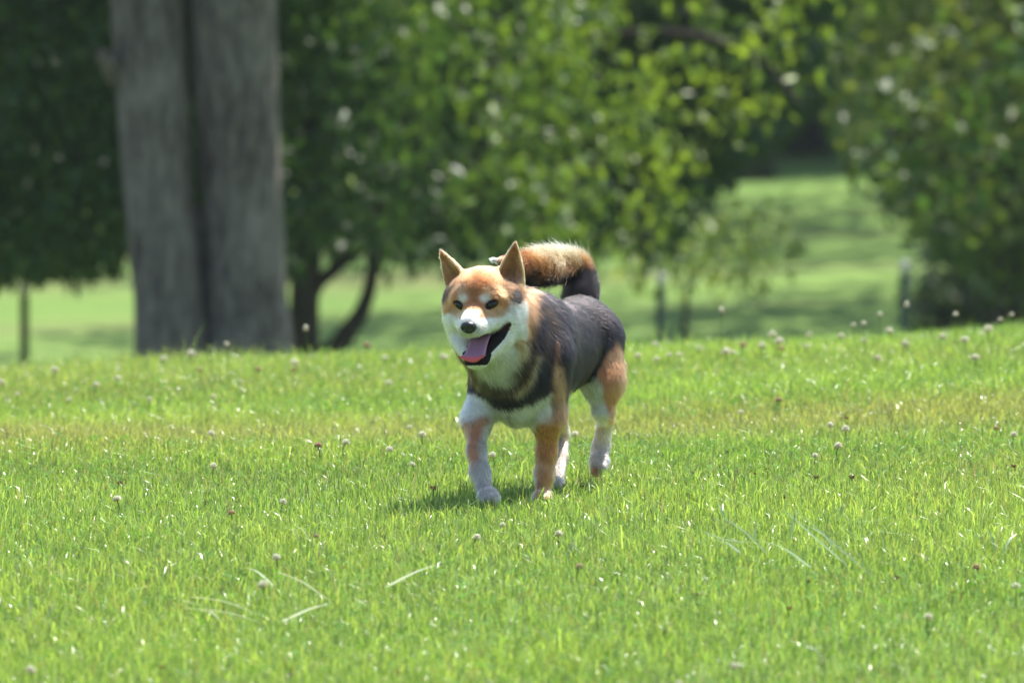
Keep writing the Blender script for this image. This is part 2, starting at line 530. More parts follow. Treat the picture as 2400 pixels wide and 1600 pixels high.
# --- low shrubs on the far lawn
SHR = [(1722, 452, 91, 0.30, 'low dark shrub on the far lawn under the end of the drooping crown'), (1838, 415, 97, 0.42, 'dark rounded shrub at the far lawn edge beside the bright far tree'),
       (2300, 790, 62, 0.4, 'smaller dark bush under the yellowing tree, left of the leafy one'), (2390, 790, 58, 0.6, 'leafy dark bush at the foot of the yellowing tree')]
for i, (u, v, Y, r_, lab) in enumerate(SHR):
    b = base_pt(u, Y)
    t = tag(empty('shrub', b), lab, 'shrub')
    c_ = np.random.default_rng(120 + i).uniform(-1, 1, (500, 3)); c_ = c_[np.linalg.norm(c_, axis=1) < 1]
    c_ = c_ * np.array((r_, r_, r_ * (0.6 if i < 2 else 1.5))) + np.array((0, 0, r_ * (0.6 if i < 2 else 1.5)))
    cl = leaf_cloud(c_, 0.4, 7, 0.10, 0.22, palette((0.025, 0.05, 0.016), (0.05, 0.08, 0.02), 0.6, 130 + i), 140 + i)
    crown('foliage', [cl], LEAF_FAR, t)
    v_, f_ = join([tube(catmull([(0, 0, -0.05), (dx * .3, dy * .3, r_ * .6), (dx, dy, r_ * 1.1)], 6), np.linspace(0.025, 0.008, 6), 6) for dx, dy in ((.1, 0), (-.12, .08), (.02, -.1))])
    mesh_obj('stem', v_, f_, BARK_DARK, t)

# --- green steel fence posts with white tops
POST = plain('green_post_paint', (0.020, 0.045, 0.032), 0.85, .1)
CAPM = plain('white_post_top', (0.42, 0.42, 0.42), 0.8, .1)
def tee(z0, z1, w=0.045):
    s = []
    def bar(x0, x1, y0, y1):
        v = np.array([(x, y, z) for z in (z0, z1) for x, y in ((x0, y0), (x1, y0), (x1, y1), (x0, y1))])
        f = np.array([(0, 3, 2, 1), (4, 5, 6, 7), (0, 1, 5, 4), (1, 2, 6, 5), (2, 3, 7, 6), (3, 0, 4, 7)])
        s.append((v, [f]))
    bar(-w / 2, w / 2, -0.006, 0.0); bar(-0.005, 0.005, 0.0, 0.04)
    return join(s)
for u, vtop, Y, lab in ((55, 655, 46, 'green steel fence post left of the grey double trunk'), (1550, 640, 46, 'green steel fence post standing just behind and right of the dog'),
                        (2121, 610, 45, 'darkest fence post in front of the yellowing tree on the right')):
    b = base_pt(u, Y)
    ztop = at(u, vtop, Y)[2] - b[2]
    t = tag(empty('fence_post', b), lab, 'post', 'steel fence posts beyond the lawn crest')
    v, f = tee(-0.3, ztop - 0.08); mesh_obj('post', v, f, POST, t)
    v, f = tee(ztop - 0.078, ztop, 0.0455); mesh_obj('post_top', v, f, CAPM, t)
    studs = join([tube([(0, -0.008, z), (0, -0.016, z)], [0.006, 0.004], 6) for z in np.arange(0.2, ztop - 0.15, 0.1)])
    mesh_obj('stud_row', studs[0], studs[1], POST, t)['kind'] = 'stuff'

#@SECTION haze
hz_mat = bpy.data.materials.new('thin_haze'); hz_mat.use_nodes = True
hz_t = hz_mat.node_tree
hz_t.nodes.remove(hz_t.nodes['Principled BSDF'])
hz_v = hz_t.nodes.new('ShaderNodeVolumePrincipled')
hz_v.inputs['Color'].default_value = (.86, .93, 1, 1)
hz_v.inputs['Density'].default_value = 0.00025
hz_v.inputs['Anisotropy'].default_value = 0.2
hz_t.links.new(hz_v.outputs[0], hz_t.nodes['Material Output'].inputs['Volume'])
hx0, hx1, hy0, hy1, hz0, hz1 = -420, 420, -70, 720, -5.0, 48.0
hv = np.array([(x, y, z) for z in (hz0, hz1) for x, y in ((hx0, hy0), (hx1, hy0), (hx1, hy1), (hx0, hy1))], float)
tag(mesh_obj('haze', hv, np.array([(0, 3, 2, 1), (4, 5, 6, 7), (0, 1, 5, 4), (1, 2, 6, 5), (2, 3, 7, 6), (3, 0, 4, 7)]), hz_mat), kind='stuff')

#@SECTION grass
# ------------------------------------------------------------------ lawn grass
GRASS = leaf_material('grass_blade', rough=0.28, trans=0.55, spec=0.6, tint=(1.2, 1.2, 0.75))
PAWS = [at(1146, 1172, 16.9), at(1272, 1170, 17.03), at(1300, 1140, 17.25)]


def lawn_points(n, ymin=12.6, ymax=27.5, margin=1.25, seed=1):
    r = np.random.default_rng(seed)
    Y = r.uniform(ymin, ymax, int(n * 2.2))
    half = 0.0588 * Y + margin
    x = r.uniform(-1, 1, len(Y)) * (0.0588 * ymax + margin)
    k = np.abs(x) < half
    core = np.abs(x) < 0.0588 * Y + 0.15
    keep = k & (core | (r.uniform(size=len(Y)) < 0.55)) & ((Y < 23.5) | (r.uniform(size=len(Y)) < 0.4))
    x, Y = x[keep][:n], Y[keep][:n]
    return x, Y, r


def blades(n, hmean, wmean, seed, lean=0.45, colfn=None):
    x, Y, r = lawn_points(n, seed=seed)
    n = len(x)
    P = np.stack([x, Y, ground_z(x, Y)], -1)
    patch = noise(P * np.array((1, 1, 0)), 2.2, 201) * 0.6 + noise(P * np.array((1, 1, 0)), 7, 202) * 0.5
    h = hmean * np.exp(r.normal(0, 0.33, n)) * (1 + 0.25 * np.clip(patch, -1, 1.5))
    tuft = np.clip(noise(P * np.array((1, .6, 0)), 5.0, 203) - .25, 0, 1)
    h = h * (1 + .9 * tuft * sstep(16.6, 15.0, Y) + .5 * tuft * sstep(19.8, 20.6, Y))
    for pw in PAWS:
        d = np.hypot(P[:, 0] - pw[0], P[:, 1] - pw[1])
        h = h * (0.45 + 0.55 * sstep(0.03, 0.10, d))
    w = wmean * r.uniform(0.6, 1.4, n)
    az = r.uniform(0, 2 * np.pi, n)
    fac = r.uniform(0, 2 * np.pi, n)
    ln = np.abs(r.normal(0, lean, n))
    dirv = np.stack([np.cos(az), np.sin(az), np.zeros(n)], -1)
    side = np.stack([np.cos(fac), np.sin(fac), np.zeros(n)], -1)
    up = np.array((0, 0, 1.0))
    m = P + (up + dirv * ln[:, None] * 0.45) * (h * 0.55)[:, None]
    t = P + (up * (1 - 0.25 * np.clip(ln, 0, 1.5))[:, None] + dirv * ln[:, None] * 1.25) * h[:, None]
    w = w[:, None]
    V = np.stack([P - side * w * .5, P + side * w * .5, m - side * w * .42, m + side * w * .42, t], 1).reshape(-1, 3)
    b = np.arange(n)[:, None] * 5
    F = [b + np.array((0, 1, 3, 2)), b + np.array((2, 3, 4))]
    col = colfn(P, patch, r)
    return V, F, np.repeat(col, 5, axis=0)


def grass_cols(P, patch, r):
    n = len(P)
    g1 = np.array((0.135, 0.260, 0.052)); g2 = np.array((0.35, 0.48, 0.100)); ye = np.array((0.36, 0.345, 0.12)); st = np.array((0.30, 0.25, 0.12))
    # worn, yellower belt across the lawn behind the dog, lusher strip before the crest
    belt = np.exp(-((P[:, 1] - 19.45 - 0.12 * P[:, 0]) / 0.75) ** 2) * (0.70 + 0.3 * noise(P, 1.2, 210)) + 0.22 * noise(P * np.array((1, .45, 0)), 2.2, 211) + .30 * np.exp(-((P[:, 1] - 17.6) / .8) ** 2) * sstep(.4, 1.0, P[:, 0]) - .35 * np.exp(-((P[:, 1] - 21.0) / .5) ** 2)
    a = np.clip(0.5 + 0.35 * patch + r.normal(0, 0.3, n), 0, 1)[:, None]
    c = g1 * (1 - a) + g2 * a
    y = np.clip(belt + r.normal(0, 0.18, n), 0, 0.8)[:, None]
    c = c * (1 - y) + ye * y
    s = (r.uniform(size=n) < 0.035 + 0.05 * np.clip(belt, 0, 1))[:, None]
    c = c * r.uniform(0.6, 1.25, (n, 1))
    return np.where(s, st * r.uniform(0.6, 1.1, (n, 1)), c)


if 'grass' not in DEV_SKIP:
    V, F, K = blades(470000, 0.025, 0.0023, 301, lean=.65, colfn=grass_cols)
    g = mesh_obj('grass', V, F, GRASS)
    add_color(g.data, 'col', K)
    tag(g, 'short sunlit green grass of the lawn', 'grass', kind='stuff')
    # clover leaves among the blades
    x, Y, r = lawn_points(9000, seed=305)
    P0 = np.stack([x, Y, ground_z(x, Y)], -1)
    sel = noise(P0, 2.6, 306) > 0.1
    P0 = P0[sel]
    P0[:, 2] += r.uniform(0.022, 0.04, len(P0))
    V = []; n = len(P0)
    rad = r.uniform(0.0035, 0.006, n)
    a0 = r.uniform(0, 6.28, n)
    tilt = r.normal(0, 0.35, (n, 2))
    faces = []; vi = 0
    for k_ in range(3):
        a = a0 + k_ * 2.094
        for j, (fr, fa) in enumerate(((0.1, 0), (1.0, -0.55), (1.7, -0.3), (1.7, 0.3), (1.0, 0.55))):
            dx, dy = np.cos(a + fa) * rad * fr, np.sin(a + fa) * rad * fr
            V.append(P0 + np.stack([dx, dy, dx * tilt[:, 0] + dy * tilt[:, 1]], -1))
    V = np.stack(V, 1).reshape(-1, 3)
    b = np.arange(n)[:, None] * 15
    F = np.concatenate([b + 5 * k_ + np.arange(5) for k_ in range(3)])
    cl = mesh_obj('clover_leaves', V, F, leaf_material('clover_leaf', rough=.75, trans=.4, spec=.15, tint=(1.1, 1.1, .7)))
    add_color(cl.data, 'col', np.repeat(np.array((0.11, 0.24, 0.04)) * r.uniform(0.7, 1.3, (n, 1)), 15, axis=0))
    tag(cl, 'small green clover leaves among the lawn grass', 'clover', kind='stuff')
#@SECTION dog
# ------------------------------------------------------------------ the dog
OB = np.array((0.075, 17.18, 0.0))
YAW = R(24.4)
BF = np.array((-math.sin(YAW), -math.cos(YAW), 0)); BL = np.array((math.cos(YAW), -math.sin(YAW), 0)); UP = np.array((0, 0, 1.0))


def bp(f, l, z):
    return OB + BF * f + BL * l + UP * z


HY, HP, HR = R(15), R(-2), R(2.0)                      # head yaw, pitch, roll
HFv = np.array((-math.sin(HY) * math.cos(HP), -math.cos(HY) * math.cos(HP), math.sin(HP)))
_l = np.array((math.cos(HY), -math.sin(HY), 0)); _u = np.cross(_l, HFv) * -1
_u = np.cross(HFv, _l); _u = _u if _u[2] > 0 else -_u
HL = _l * math.cos(HR) + _u * math.sin(HR); HU = _u * math.cos(HR) - _l * math.sin(HR)
EYE_MID = at(1115.6, 714, 16.88)
HO = EYE_MID - HFv * 0.048
HM = np.stack([HL, HFv, HU])                            # rows: world axes of head x, y, z


def hw(x, y, z):
    return HO + HL * x + HFv * y + HU * z


VOX = 0.0025
GLO = np.array((-0.20, 16.74, -0.008)); GHI = np.array((0.265, 17.55, 0.545))
GN = np.ceil((GHI - GLO) / VOX).astype(int)
FLD = np.full(GN, 1.0, np.float32)
HARD = np.full(GN, 1.0, np.float32)
LAB = np.zeros(GN, np.int8)
TORSO, NECK, HEAD, EAR, LEG_RF, LEG_LF, LEG_LH, LEG_RH, TAIL, MOUTH, JAW = range(1, 12)


def sub(lo, hi, pad):
    i0 = np.clip(((lo - pad - GLO) / VOX).astype(int), 0, GN); i1 = np.clip(((hi + pad - GLO) / VOX).astype(int) + 2, 0, GN)
    sl = tuple(slice(a, b) for a, b in zip(i0, i1))
    ax = [GLO[k] + np.arange(i0[k], i1[k], dtype=np.float32) * VOX for k in range(3)]
    P = np.stack(np.meshgrid(*ax, indexing='ij'), -1).astype(np.float32)
    return sl, P


def blend(sl, d, k, lab):
    a = FLD[sl]; d = d.astype(np.float32)
    h = np.clip(0.5 + 0.5 * (a - d) / k, 0, 1)
    FLD[sl] = a * (1 - h) + d * h - k * h * (1 - h)
    m = d < HARD[sl]
    LAB[sl] = np.where(m, lab, LAB[sl]); HARD[sl] = np.where(m, d, HARD[sl])


def cap_d(P, a, b, ra, rb):
    ba = (b - a).astype(np.float32); q = P - a.astype(np.float32)
    h = np.clip((q @ ba) / float(ba @ ba), 0, 1)
    return np.linalg.norm(q - h[..., None] * ba, axis=-1) - (ra + (rb - ra) * h)


def capsule(a, b, ra, rb, k, lab, force=False):
    a = np.asarray(a, float); b = np.asarray(b, float); r = max(ra, rb)
    sl, P = sub(np.minimum(a, b) - r, np.maximum(a, b) + r, k * 1.2 + 0.012)
    d = cap_d(P, a, b, ra, rb)
    blend(sl, d, k, lab)
    if force: LAB[sl] = np.where(d < .003, lab, LAB[sl])


def ell_d(P, c, r, M):
    q = (P - c.astype(np.float32)) @ M.T.astype(np.float32)
    r = np.asarray(r, np.float32)
    k0 = np.linalg.norm(q / r, axis=-1); k1 = np.linalg.norm(q / (r * r), axis=-1)
    return k0 * (k0 - 1) / np.maximum(k1, 1e-6)


def ellipsoid(c, r, k, lab, M=np.eye(3)):
    c = np.asarray(c, float); e = np.sqrt(((np.asarray(M) * np.asarray(r)[:, None]) ** 2).sum(0))
    sl, P = sub(c - e, c + e, k * 1.2 + 0.012)
    blend(sl, ell_d(P, c, r, np.asarray(M)), k, lab)


def carve(c, r, M, k, lab):
    c = np.asarray(c, float); e = np.sqrt(((np.asarray(M) * np.asarray(r)[:, None]) ** 2).sum(0))
    sl, P = sub(c - e, c + e, k * 1.2 + 0.012)
    carve_d(sl, ell_d(P, c, r, np.asarray(M)), k, lab)


def carve_d(sl, d, k, lab):
    a = FLD[sl]; n = -d.astype(np.float32)
    h = np.clip(0.5 - 0.5 * (a - n) / k, 0, 1)
    FLD[sl] = a * (1 - h) + n * h + k * h * (1 - h)
    if lab: LAB[sl] = np.where(d < 0.0035, lab, LAB[sl])


def chain(pts, radii, k, lab):
    for i in range(len(pts) - 1):
        capsule(pts[i], pts[i + 1], radii[i], radii[i + 1], k, lab)


def trilin(P):
    g = (np.asarray(P) - GLO) / VOX
    i = np.clip(g.astype(int), 0, GN - 2); f = g - i
    out = 0
    for dx in (0, 1):
        for dy in (0, 1):
            for dz in (0, 1):
                wgt = (f[..., 0] if dx else 1 - f[..., 0]) * (f[..., 1] if dy else 1 - f[..., 1]) * (f[..., 2] if dz else 1 - f[..., 2])
                out = out + wgt * FLD[i[..., 0] + dx, i[..., 1] + dy, i[..., 2] + dz]
    return out


def whit(u, v, deep=0.0):
    ys = np.arange(16.76, 17.2, .0008)
    P = np.array([at(u, v, y) for y in ys])
    return P[np.argmax(trilin(P) < 0)] + np.array((0, deep, 0))


def hl(u, v):
    """Head-local point where the sight line through (u, v) meets the surface built so far."""
    ys = np.arange(16.76, 17.2, .0008)
    P = np.array([at(u, v, y) for y in ys])
    p = P[np.argmax(trilin(P) < 0)]
    q = HM @ (p - HO)
    return np.array((abs(q[0]), q[1], q[2]))


BM = np.stack([BL, BF, UP])
# trunk
ellipsoid(bp(.065, 0, .280), (.083, .165, .100), .03, TORSO, BM)
ellipsoid(bp(.155, 0, .262), (.083, .078, .090), .03, TORSO, BM)
ellipsoid(bp(-.06, 0, .295), (.071, .13, .080), .04, TORSO, BM)
ellipsoid(bp(-.146, 0, .305), (.066, .076, .077), .03, TORSO, BM)
ellipsoid(bp(.160, .004, .222), (.062, .070, .074), .025, TORSO, BM)
# neck and ruff
nb = hw(0, -.045, -.03)
capsule(bp(.11, 0, .325), nb, .082, .070, .04, NECK)
capsule(bp(.165, 0, .275), hw(0, -.02, -.075), .072, .055, .05, NECK)
# head (local: x to the dog's left, y to the nose, z up)
E3 = HM
ellipsoid(hw(0, -.008, .016), (.061, .070, .053), .02, HEAD, E3)
for s in (-1, 1):
    ellipsoid(hw(s * .0425, -.004, -.028), (.034, .047, .042), .022, HEAD, E3)
    ellipsoid(hw(s * .046, -.014, .004), (.031, .042, .036), .018, HEAD, E3)
    ellipsoid(hw(s * .030, .034, .012), (.022, .020, .014), .014, HEAD, E3)
    capsule(hw(s * .048, -.022, -.015), hw(s * .052, -.03, -.055), .029, .022, .02, HEAD)
capsule(hw(0, .036, -.014), hw(0, .100, -.033), .030, .0190, .018, HEAD)
for s in (-1, 1):
    capsule(hw(s * .030, .034, -.033), hw(s * .0105, .094, -.044), .019, .0135, .012, HEAD)
ellipsoid(hw(0, .098, -.043), (.016, .014, .012), .008, HEAD, E3)
# mouth cavity: the gape runs back along each cheek to a high corner
GAPE = [(hl(1187, 764), .0060), (hl(1174, 777), .0088), (hl(1160, 790), .0098), (hl(1143, 801), .0110)]
GAPE_FAR = [(hl(1143, 797), .0040), (hl(1137, 803), .0070)]
for s in (-1, 1):
    pts = [(hw(s * p[0], p[1] - .003, p[2]), r_) for p, r_ in (GAPE if s > 0 else GAPE_FAR)]
    for (a, ra), (b, rb) in zip(pts[:-1], pts[1:]):
        sl, P = sub(np.minimum(a, b) - .02, np.maximum(a, b) + .02, .01)
        carve_d(sl, cap_d(P, a, b, ra, rb), .003, MOUTH)
a, b = hw(.004, .030, -.072), hw(.003, .110, -.082)
sl, P = sub(np.minimum(a, b) - .03, np.maximum(a, b) + .03, .01)
carve_d(sl, cap_d(P, a, b, .0175, .0170), .004, MOUTH)
TEMPLE = [hl(1207, 696), hl(1197, 676), hl(1182, 660)]
# lower jaw
for s in (-1, 1):
    capsule(hw(s * .043, .020, -.068), hw(s * .0125, .060, -.108), .018, .0105, .008, JAW)
capsule(hw(-.010, .062, -.1085), hw(.010, .062, -.1085), .0105, .0105, .008, JAW)
capsule(hw(0, .01, -.085), hw(0, .058, -.112), .022, .010, .012, JAW)
# ears: flat cones, hollowed at the front
def ear(base, tip, wid, opening):
    base = hw(*base); tip = hw(*tip)
    ax = tip - base; L = np.linalg.norm(ax); ax /= L
    op = HM.T @ np.asarray(opening, float); op -= ax * (op @ ax); op /= np.linalg.norm(op)
    sd = np.cross(ax, op)
    sl, P = sub(np.minimum(base, tip) - wid, np.maximum(base, tip) + wid, .014)
    q = (P - base).astype(np.float32)
    t = q @ ax.astype(np.float32) / L; s = q @ sd.astype(np.float32); o = q @ op.astype(np.float32)
    tt = np.clip(t, 0, 1)
    w = wid * (1 - tt) ** 0.85 * (1 + 0.16 * np.sin(tt * 3.14)) + .0030
    th = w * 0.55
    lon = np.where(t > 1, (t - 1) * L, np.where(t < -.15, (-.15 - t) * L, 0))
    r = np.sqrt((s / w) ** 2 + (o / th) ** 2)
    d = (r - 1) * np.minimum(w, th) * 0.8 + lon
    blend(sl, d, .010, EAR)
    w2 = w - .0042; th2 = th * 1.25
    r2 = np.sqrt((s / np.maximum(w2, .001)) ** 2 + ((o - th * 0.95) / np.maximum(th2, .001)) ** 2)
    d2 = (r2 - 1) * np.minimum(w2, th2) * 0.8 + np.where(t < .12, (.12 - t) * L, 0) + np.where(t > .78, (t - .78) * L, 0)
    d2 = np.where(w2 < .002, 1, d2)
    carve_d(sl, d2, .004, 0)
    return base, ax, op, sd, L, wid
EARS = [ear((.051, -.022, .036), (.0655, -.022, .1145), .0265, (.30, 1, 0)), ear((-.053, -.022, .034), (-.0880, -.026, .1010), .0265, (-.50, 1, 0))]
# forelegs
rf = [bp(.135, -.052, .285), at(1118, 985, 17.02), at(1117, 1060, 16.97), at(1125, 1105, 16.95), at(1135, 1145, 16.93)]
chain(rf, [.042, .0260, .0140, .0150, .0155], .022, LEG_RF)
ellipsoid(at(1143, 1160, 16.90), (.0180, .028, .0150), .008, LEG_RF, BM)
lf = [bp(.140, .062, .285), at(1284, 975, 17.03), at(1281, 1060, 17.05), at(1276, 1110, 17.05), at(1273, 1150, 17.05)]
chain(lf, [.046, .0300, .0160, .0150, .0150], .022, LEG_LF)
ellipsoid(at(1271, 1164, 17.025), (.0170, .028, .0150), .008, LEG_LF, BM)
# hind legs
capsule(at(1399, 795, 17.30), at(1410, 890, 17.27), .051, .040, .03, LEG_LH)
capsule(at(1430, 862, 17.35), at(1432, 902, 17.36), .029, .026, .03, LEG_LH)
capsule(at(1412, 890, 17.27), at(1414, 962, 17.26), .040, .0185, .02, LEG_LH)
chain([at(1414, 962, 17.26), at(1419, 985, 17.38), at(1409, 1045, 17.39), at(1404, 1082, 17.37)], [.020, .0145, .0165, .0175], .010, LEG_LH)
capsule(at(1404, 1082, 17.37), at(1396, 1106, 17.35), .018, .0085, .008, LEG_LH)
capsule(at(1411, 1082, 17.365), at(1411, 1092, 17.35), .012, .009, .006, LEG_LH)
capsule(bp(-.13, -.045, .30), at(1296, 950, 17.28), .048, .024, .03, LEG_RH)
chain([at(1296, 955, 17.28), at(1317, 1018, 17.42), at(1314, 1070, 17.36), at(1306, 1118, 17.30)], [.026, .0125, .0115, .0125], .012, LEG_RH)
ellipsoid(at(1301, 1132, 17.27), (.0150, .026, .0140), .008, LEG_RH, BM)
# toes
for cpt, sep, rr, lab in ((at(1148, 1166, 16.883), .0098, .0095, LEG_RF), (at(1270, 1169, 17.008), .0090, .0090, LEG_LF)):
    for j in (-1.5, -.5, .5, 1.5):
        ellipsoid(cpt + BL * sep * j + BF * (.010 - .005 * abs(j)), (rr * .62, rr * 1.3, rr), .0018, lab, BM)
# tail: rises from the rump and curls forward over the back
tailp = catmull([at(1360, 716, 17.36), at(1368, 684, 17.39), at(1361, 650, 17.41), at(1334, 624, 17.40), at(1285, 620, 17.34), at(1238, 627, 17.27), at(1182, 615, 17.20), at(1146, 606, 17.17)], 22)
tailr = np.interp(np.linspace(0, 1, 22), [0, .14, .28, .45, .62, .78, .9, 1], [.028, .026, .025, .026, .027, .022, .0035, .001])
chain(list(tailp), list(tailr), .008, TAIL)


def front_y(x, z):
    ys = np.arange(.13, -.02, -.0008)
    d = trilin(np.array([hw(x, y, z) for y in ys]))
    k = np.argmax(d < 0)
    return ys[k]


# eye sockets
EYES = []
for s in (-1, 1):
    ex, ez = s * .0325, .0005
    ey = front_y(ex, ez)
    EYES.append((s, ex, ey, ez))
    tiltx = np.array((math.cos(.28), 0, s * math.sin(.28)))
    xa = HL * tiltx[0] + HU * tiltx[2]; za = HU * tiltx[0] - HL * tiltx[2]
    n_ = HFv * .88 + HL * s * .47
    xa = xa - n_ * (xa @ n_); xa /= np.linalg.norm(xa); za = np.cross(xa, n_); za *= np.sign(za @ HU)
    M_ = np.stack([xa, n_ / np.linalg.norm(n_), za])
    carve(hw(ex, ey + .001, ez), (.0120, .0080, .0062), M_, .003, 0)
    EYES[-1] = (s, ex, ey, ez, M_)


def surface_nets():
    d = FLD; s = d < 0
    c = np.zeros(np.array(d.shape) - 1, np.int8)
    for dx in (0, 1):
        for dy in (0, 1):
            for dz in (0, 1):
                c += s[dx:d.shape[0] - 1 + dx, dy:d.shape[1] - 1 + dy, dz:d.shape[2] - 1 + dz]
    act = np.argwhere((c > 0) & (c < 8))
    idx = np.full(c.shape, -1, np.int32); idx[tuple(act.T)] = np.arange(len(act))
    acc = np.zeros((len(act), 3)); cnt = np.zeros(len(act))
    cor = [(x, y, z) for x in (0, 1) for y in (0, 1) for z in (0, 1)]
    for a in cor:
        for ax in range(3):
            if a[ax] == 0:
                b = list(a); b[ax] = 1
                da = d[act[:, 0] + a[0], act[:, 1] + a[1], act[:, 2] + a[2]]; db = d[act[:, 0] + b[0], act[:, 1] + b[1], act[:, 2] + b[2]]
                m = (da < 0) != (db < 0)
                t = np.where(m, da / np.where(m, da - db, 1), 0)
                p = np.tile(np.array(a, float), (len(act), 1)); p[:, ax] = t
                acc[m] += p[m]; cnt += m
    V = GLO + (act + acc / cnt[:, None]) * VOX
    lab = LAB[tuple((act + (acc / cnt[:, None] > .5)).T)]
    F = []
    for ax in range(3):
        o1, o2 = [k for k in range(3) if k != ax]
        A = [slice(None)] * 3; B = [slice(None)] * 3; A[ax] = slice(0, -1); B[ax] = slice(1, None)
        e = np.argwhere(s[tuple(A)] != s[tuple(B)])
        e = e[(e[:, o1] > 0) & (e[:, o2] > 0) & (e[:, o1] < c.shape[o1]) & (e[:, o2] < c.shape[o2])]
        def g(d1, d2):
            q = e.copy(); q[:, o1] -= d1; q[:, o2] -= d2
            return idx[tuple(q.T)]
        quad = np.stack([g(1, 1), g(0, 1), g(0, 0), g(1, 0)], -1)
        ins = s[tuple(A)][tuple(e.T)]
        flip = ins if ax != 1 else ~ins
        quad[~flip] = quad[~flip][:, ::-1]
        F.append(quad)
    F = np.concatenate(F)
    F = F[(F >= 0).all(1)]
    return V, F, lab


V, F, LB = surface_nets()
# keep the largest connected piece and relax once
def neighbours_smooth(V, F, it, lam):
    for _ in range(it):
        acc = np.zeros_like(V); cnt = np.zeros(len(V))
        for a, b in ((0, 1), (1, 2), (2, 3), (3, 0)):
            np.add.at(acc, F[:, a], V[F[:, b]]); np.add.at(acc, F[:, b], V[F[:, a]])
            np.add.at(cnt, F[:, a], 1); np.add.at(cnt, F[:, b], 1)
        V = V + lam * (acc / np.maximum(cnt, 1)[:, None] - V)
    return V
V = neighbours_smooth(V, F, 3, 0.5)
fn = np.cross(V[F[:, 2]] - V[F[:, 0]], V[F[:, 3]] - V[F[:, 1]])
VN = np.zeros_like(V)
for k in range(4): np.add.at(VN, F[:, k], fn)
VN /= np.maximum(np.linalg.norm(VN, axis=1), 1e-12)[:, None]
if (VN * (V - V.mean(0))).sum() < 0: VN = -VN; F = F[:, ::-1]

# ---------- coat
TAN = np.array((0.38, 0.150, 0.058)); TAN_D = np.array((0.30, 0.125, 0.05)); CREAM = np.array((0.54, 0.38, 0.21)); WHITE = np.array((0.61, 0.585, 0.54))
BLK = np.array((0.0058, 0.0048, 0.0058)); DKB = np.array((0.024, 0.014, 0.008)); GREYB = np.array((0.017, 0.014, 0.0155))
LIP = np.array((0.014, 0.011, 0.012))


def uv_of(P):
    return project(P)


def seg_dist(u, v, pts):
    d = np.full(u.shape, 1e9)
    for (a, b), (c, e) in zip(pts[:-1], pts[1:]):
        dx, dy = c - a, e - b
        t = np.clip(((u - a) * dx + (v - b) * dy) / (dx * dx + dy * dy), 0, 1)
        d = np.minimum(d, np.hypot(u - a - t * dx, v - b - t * dy))
    return d


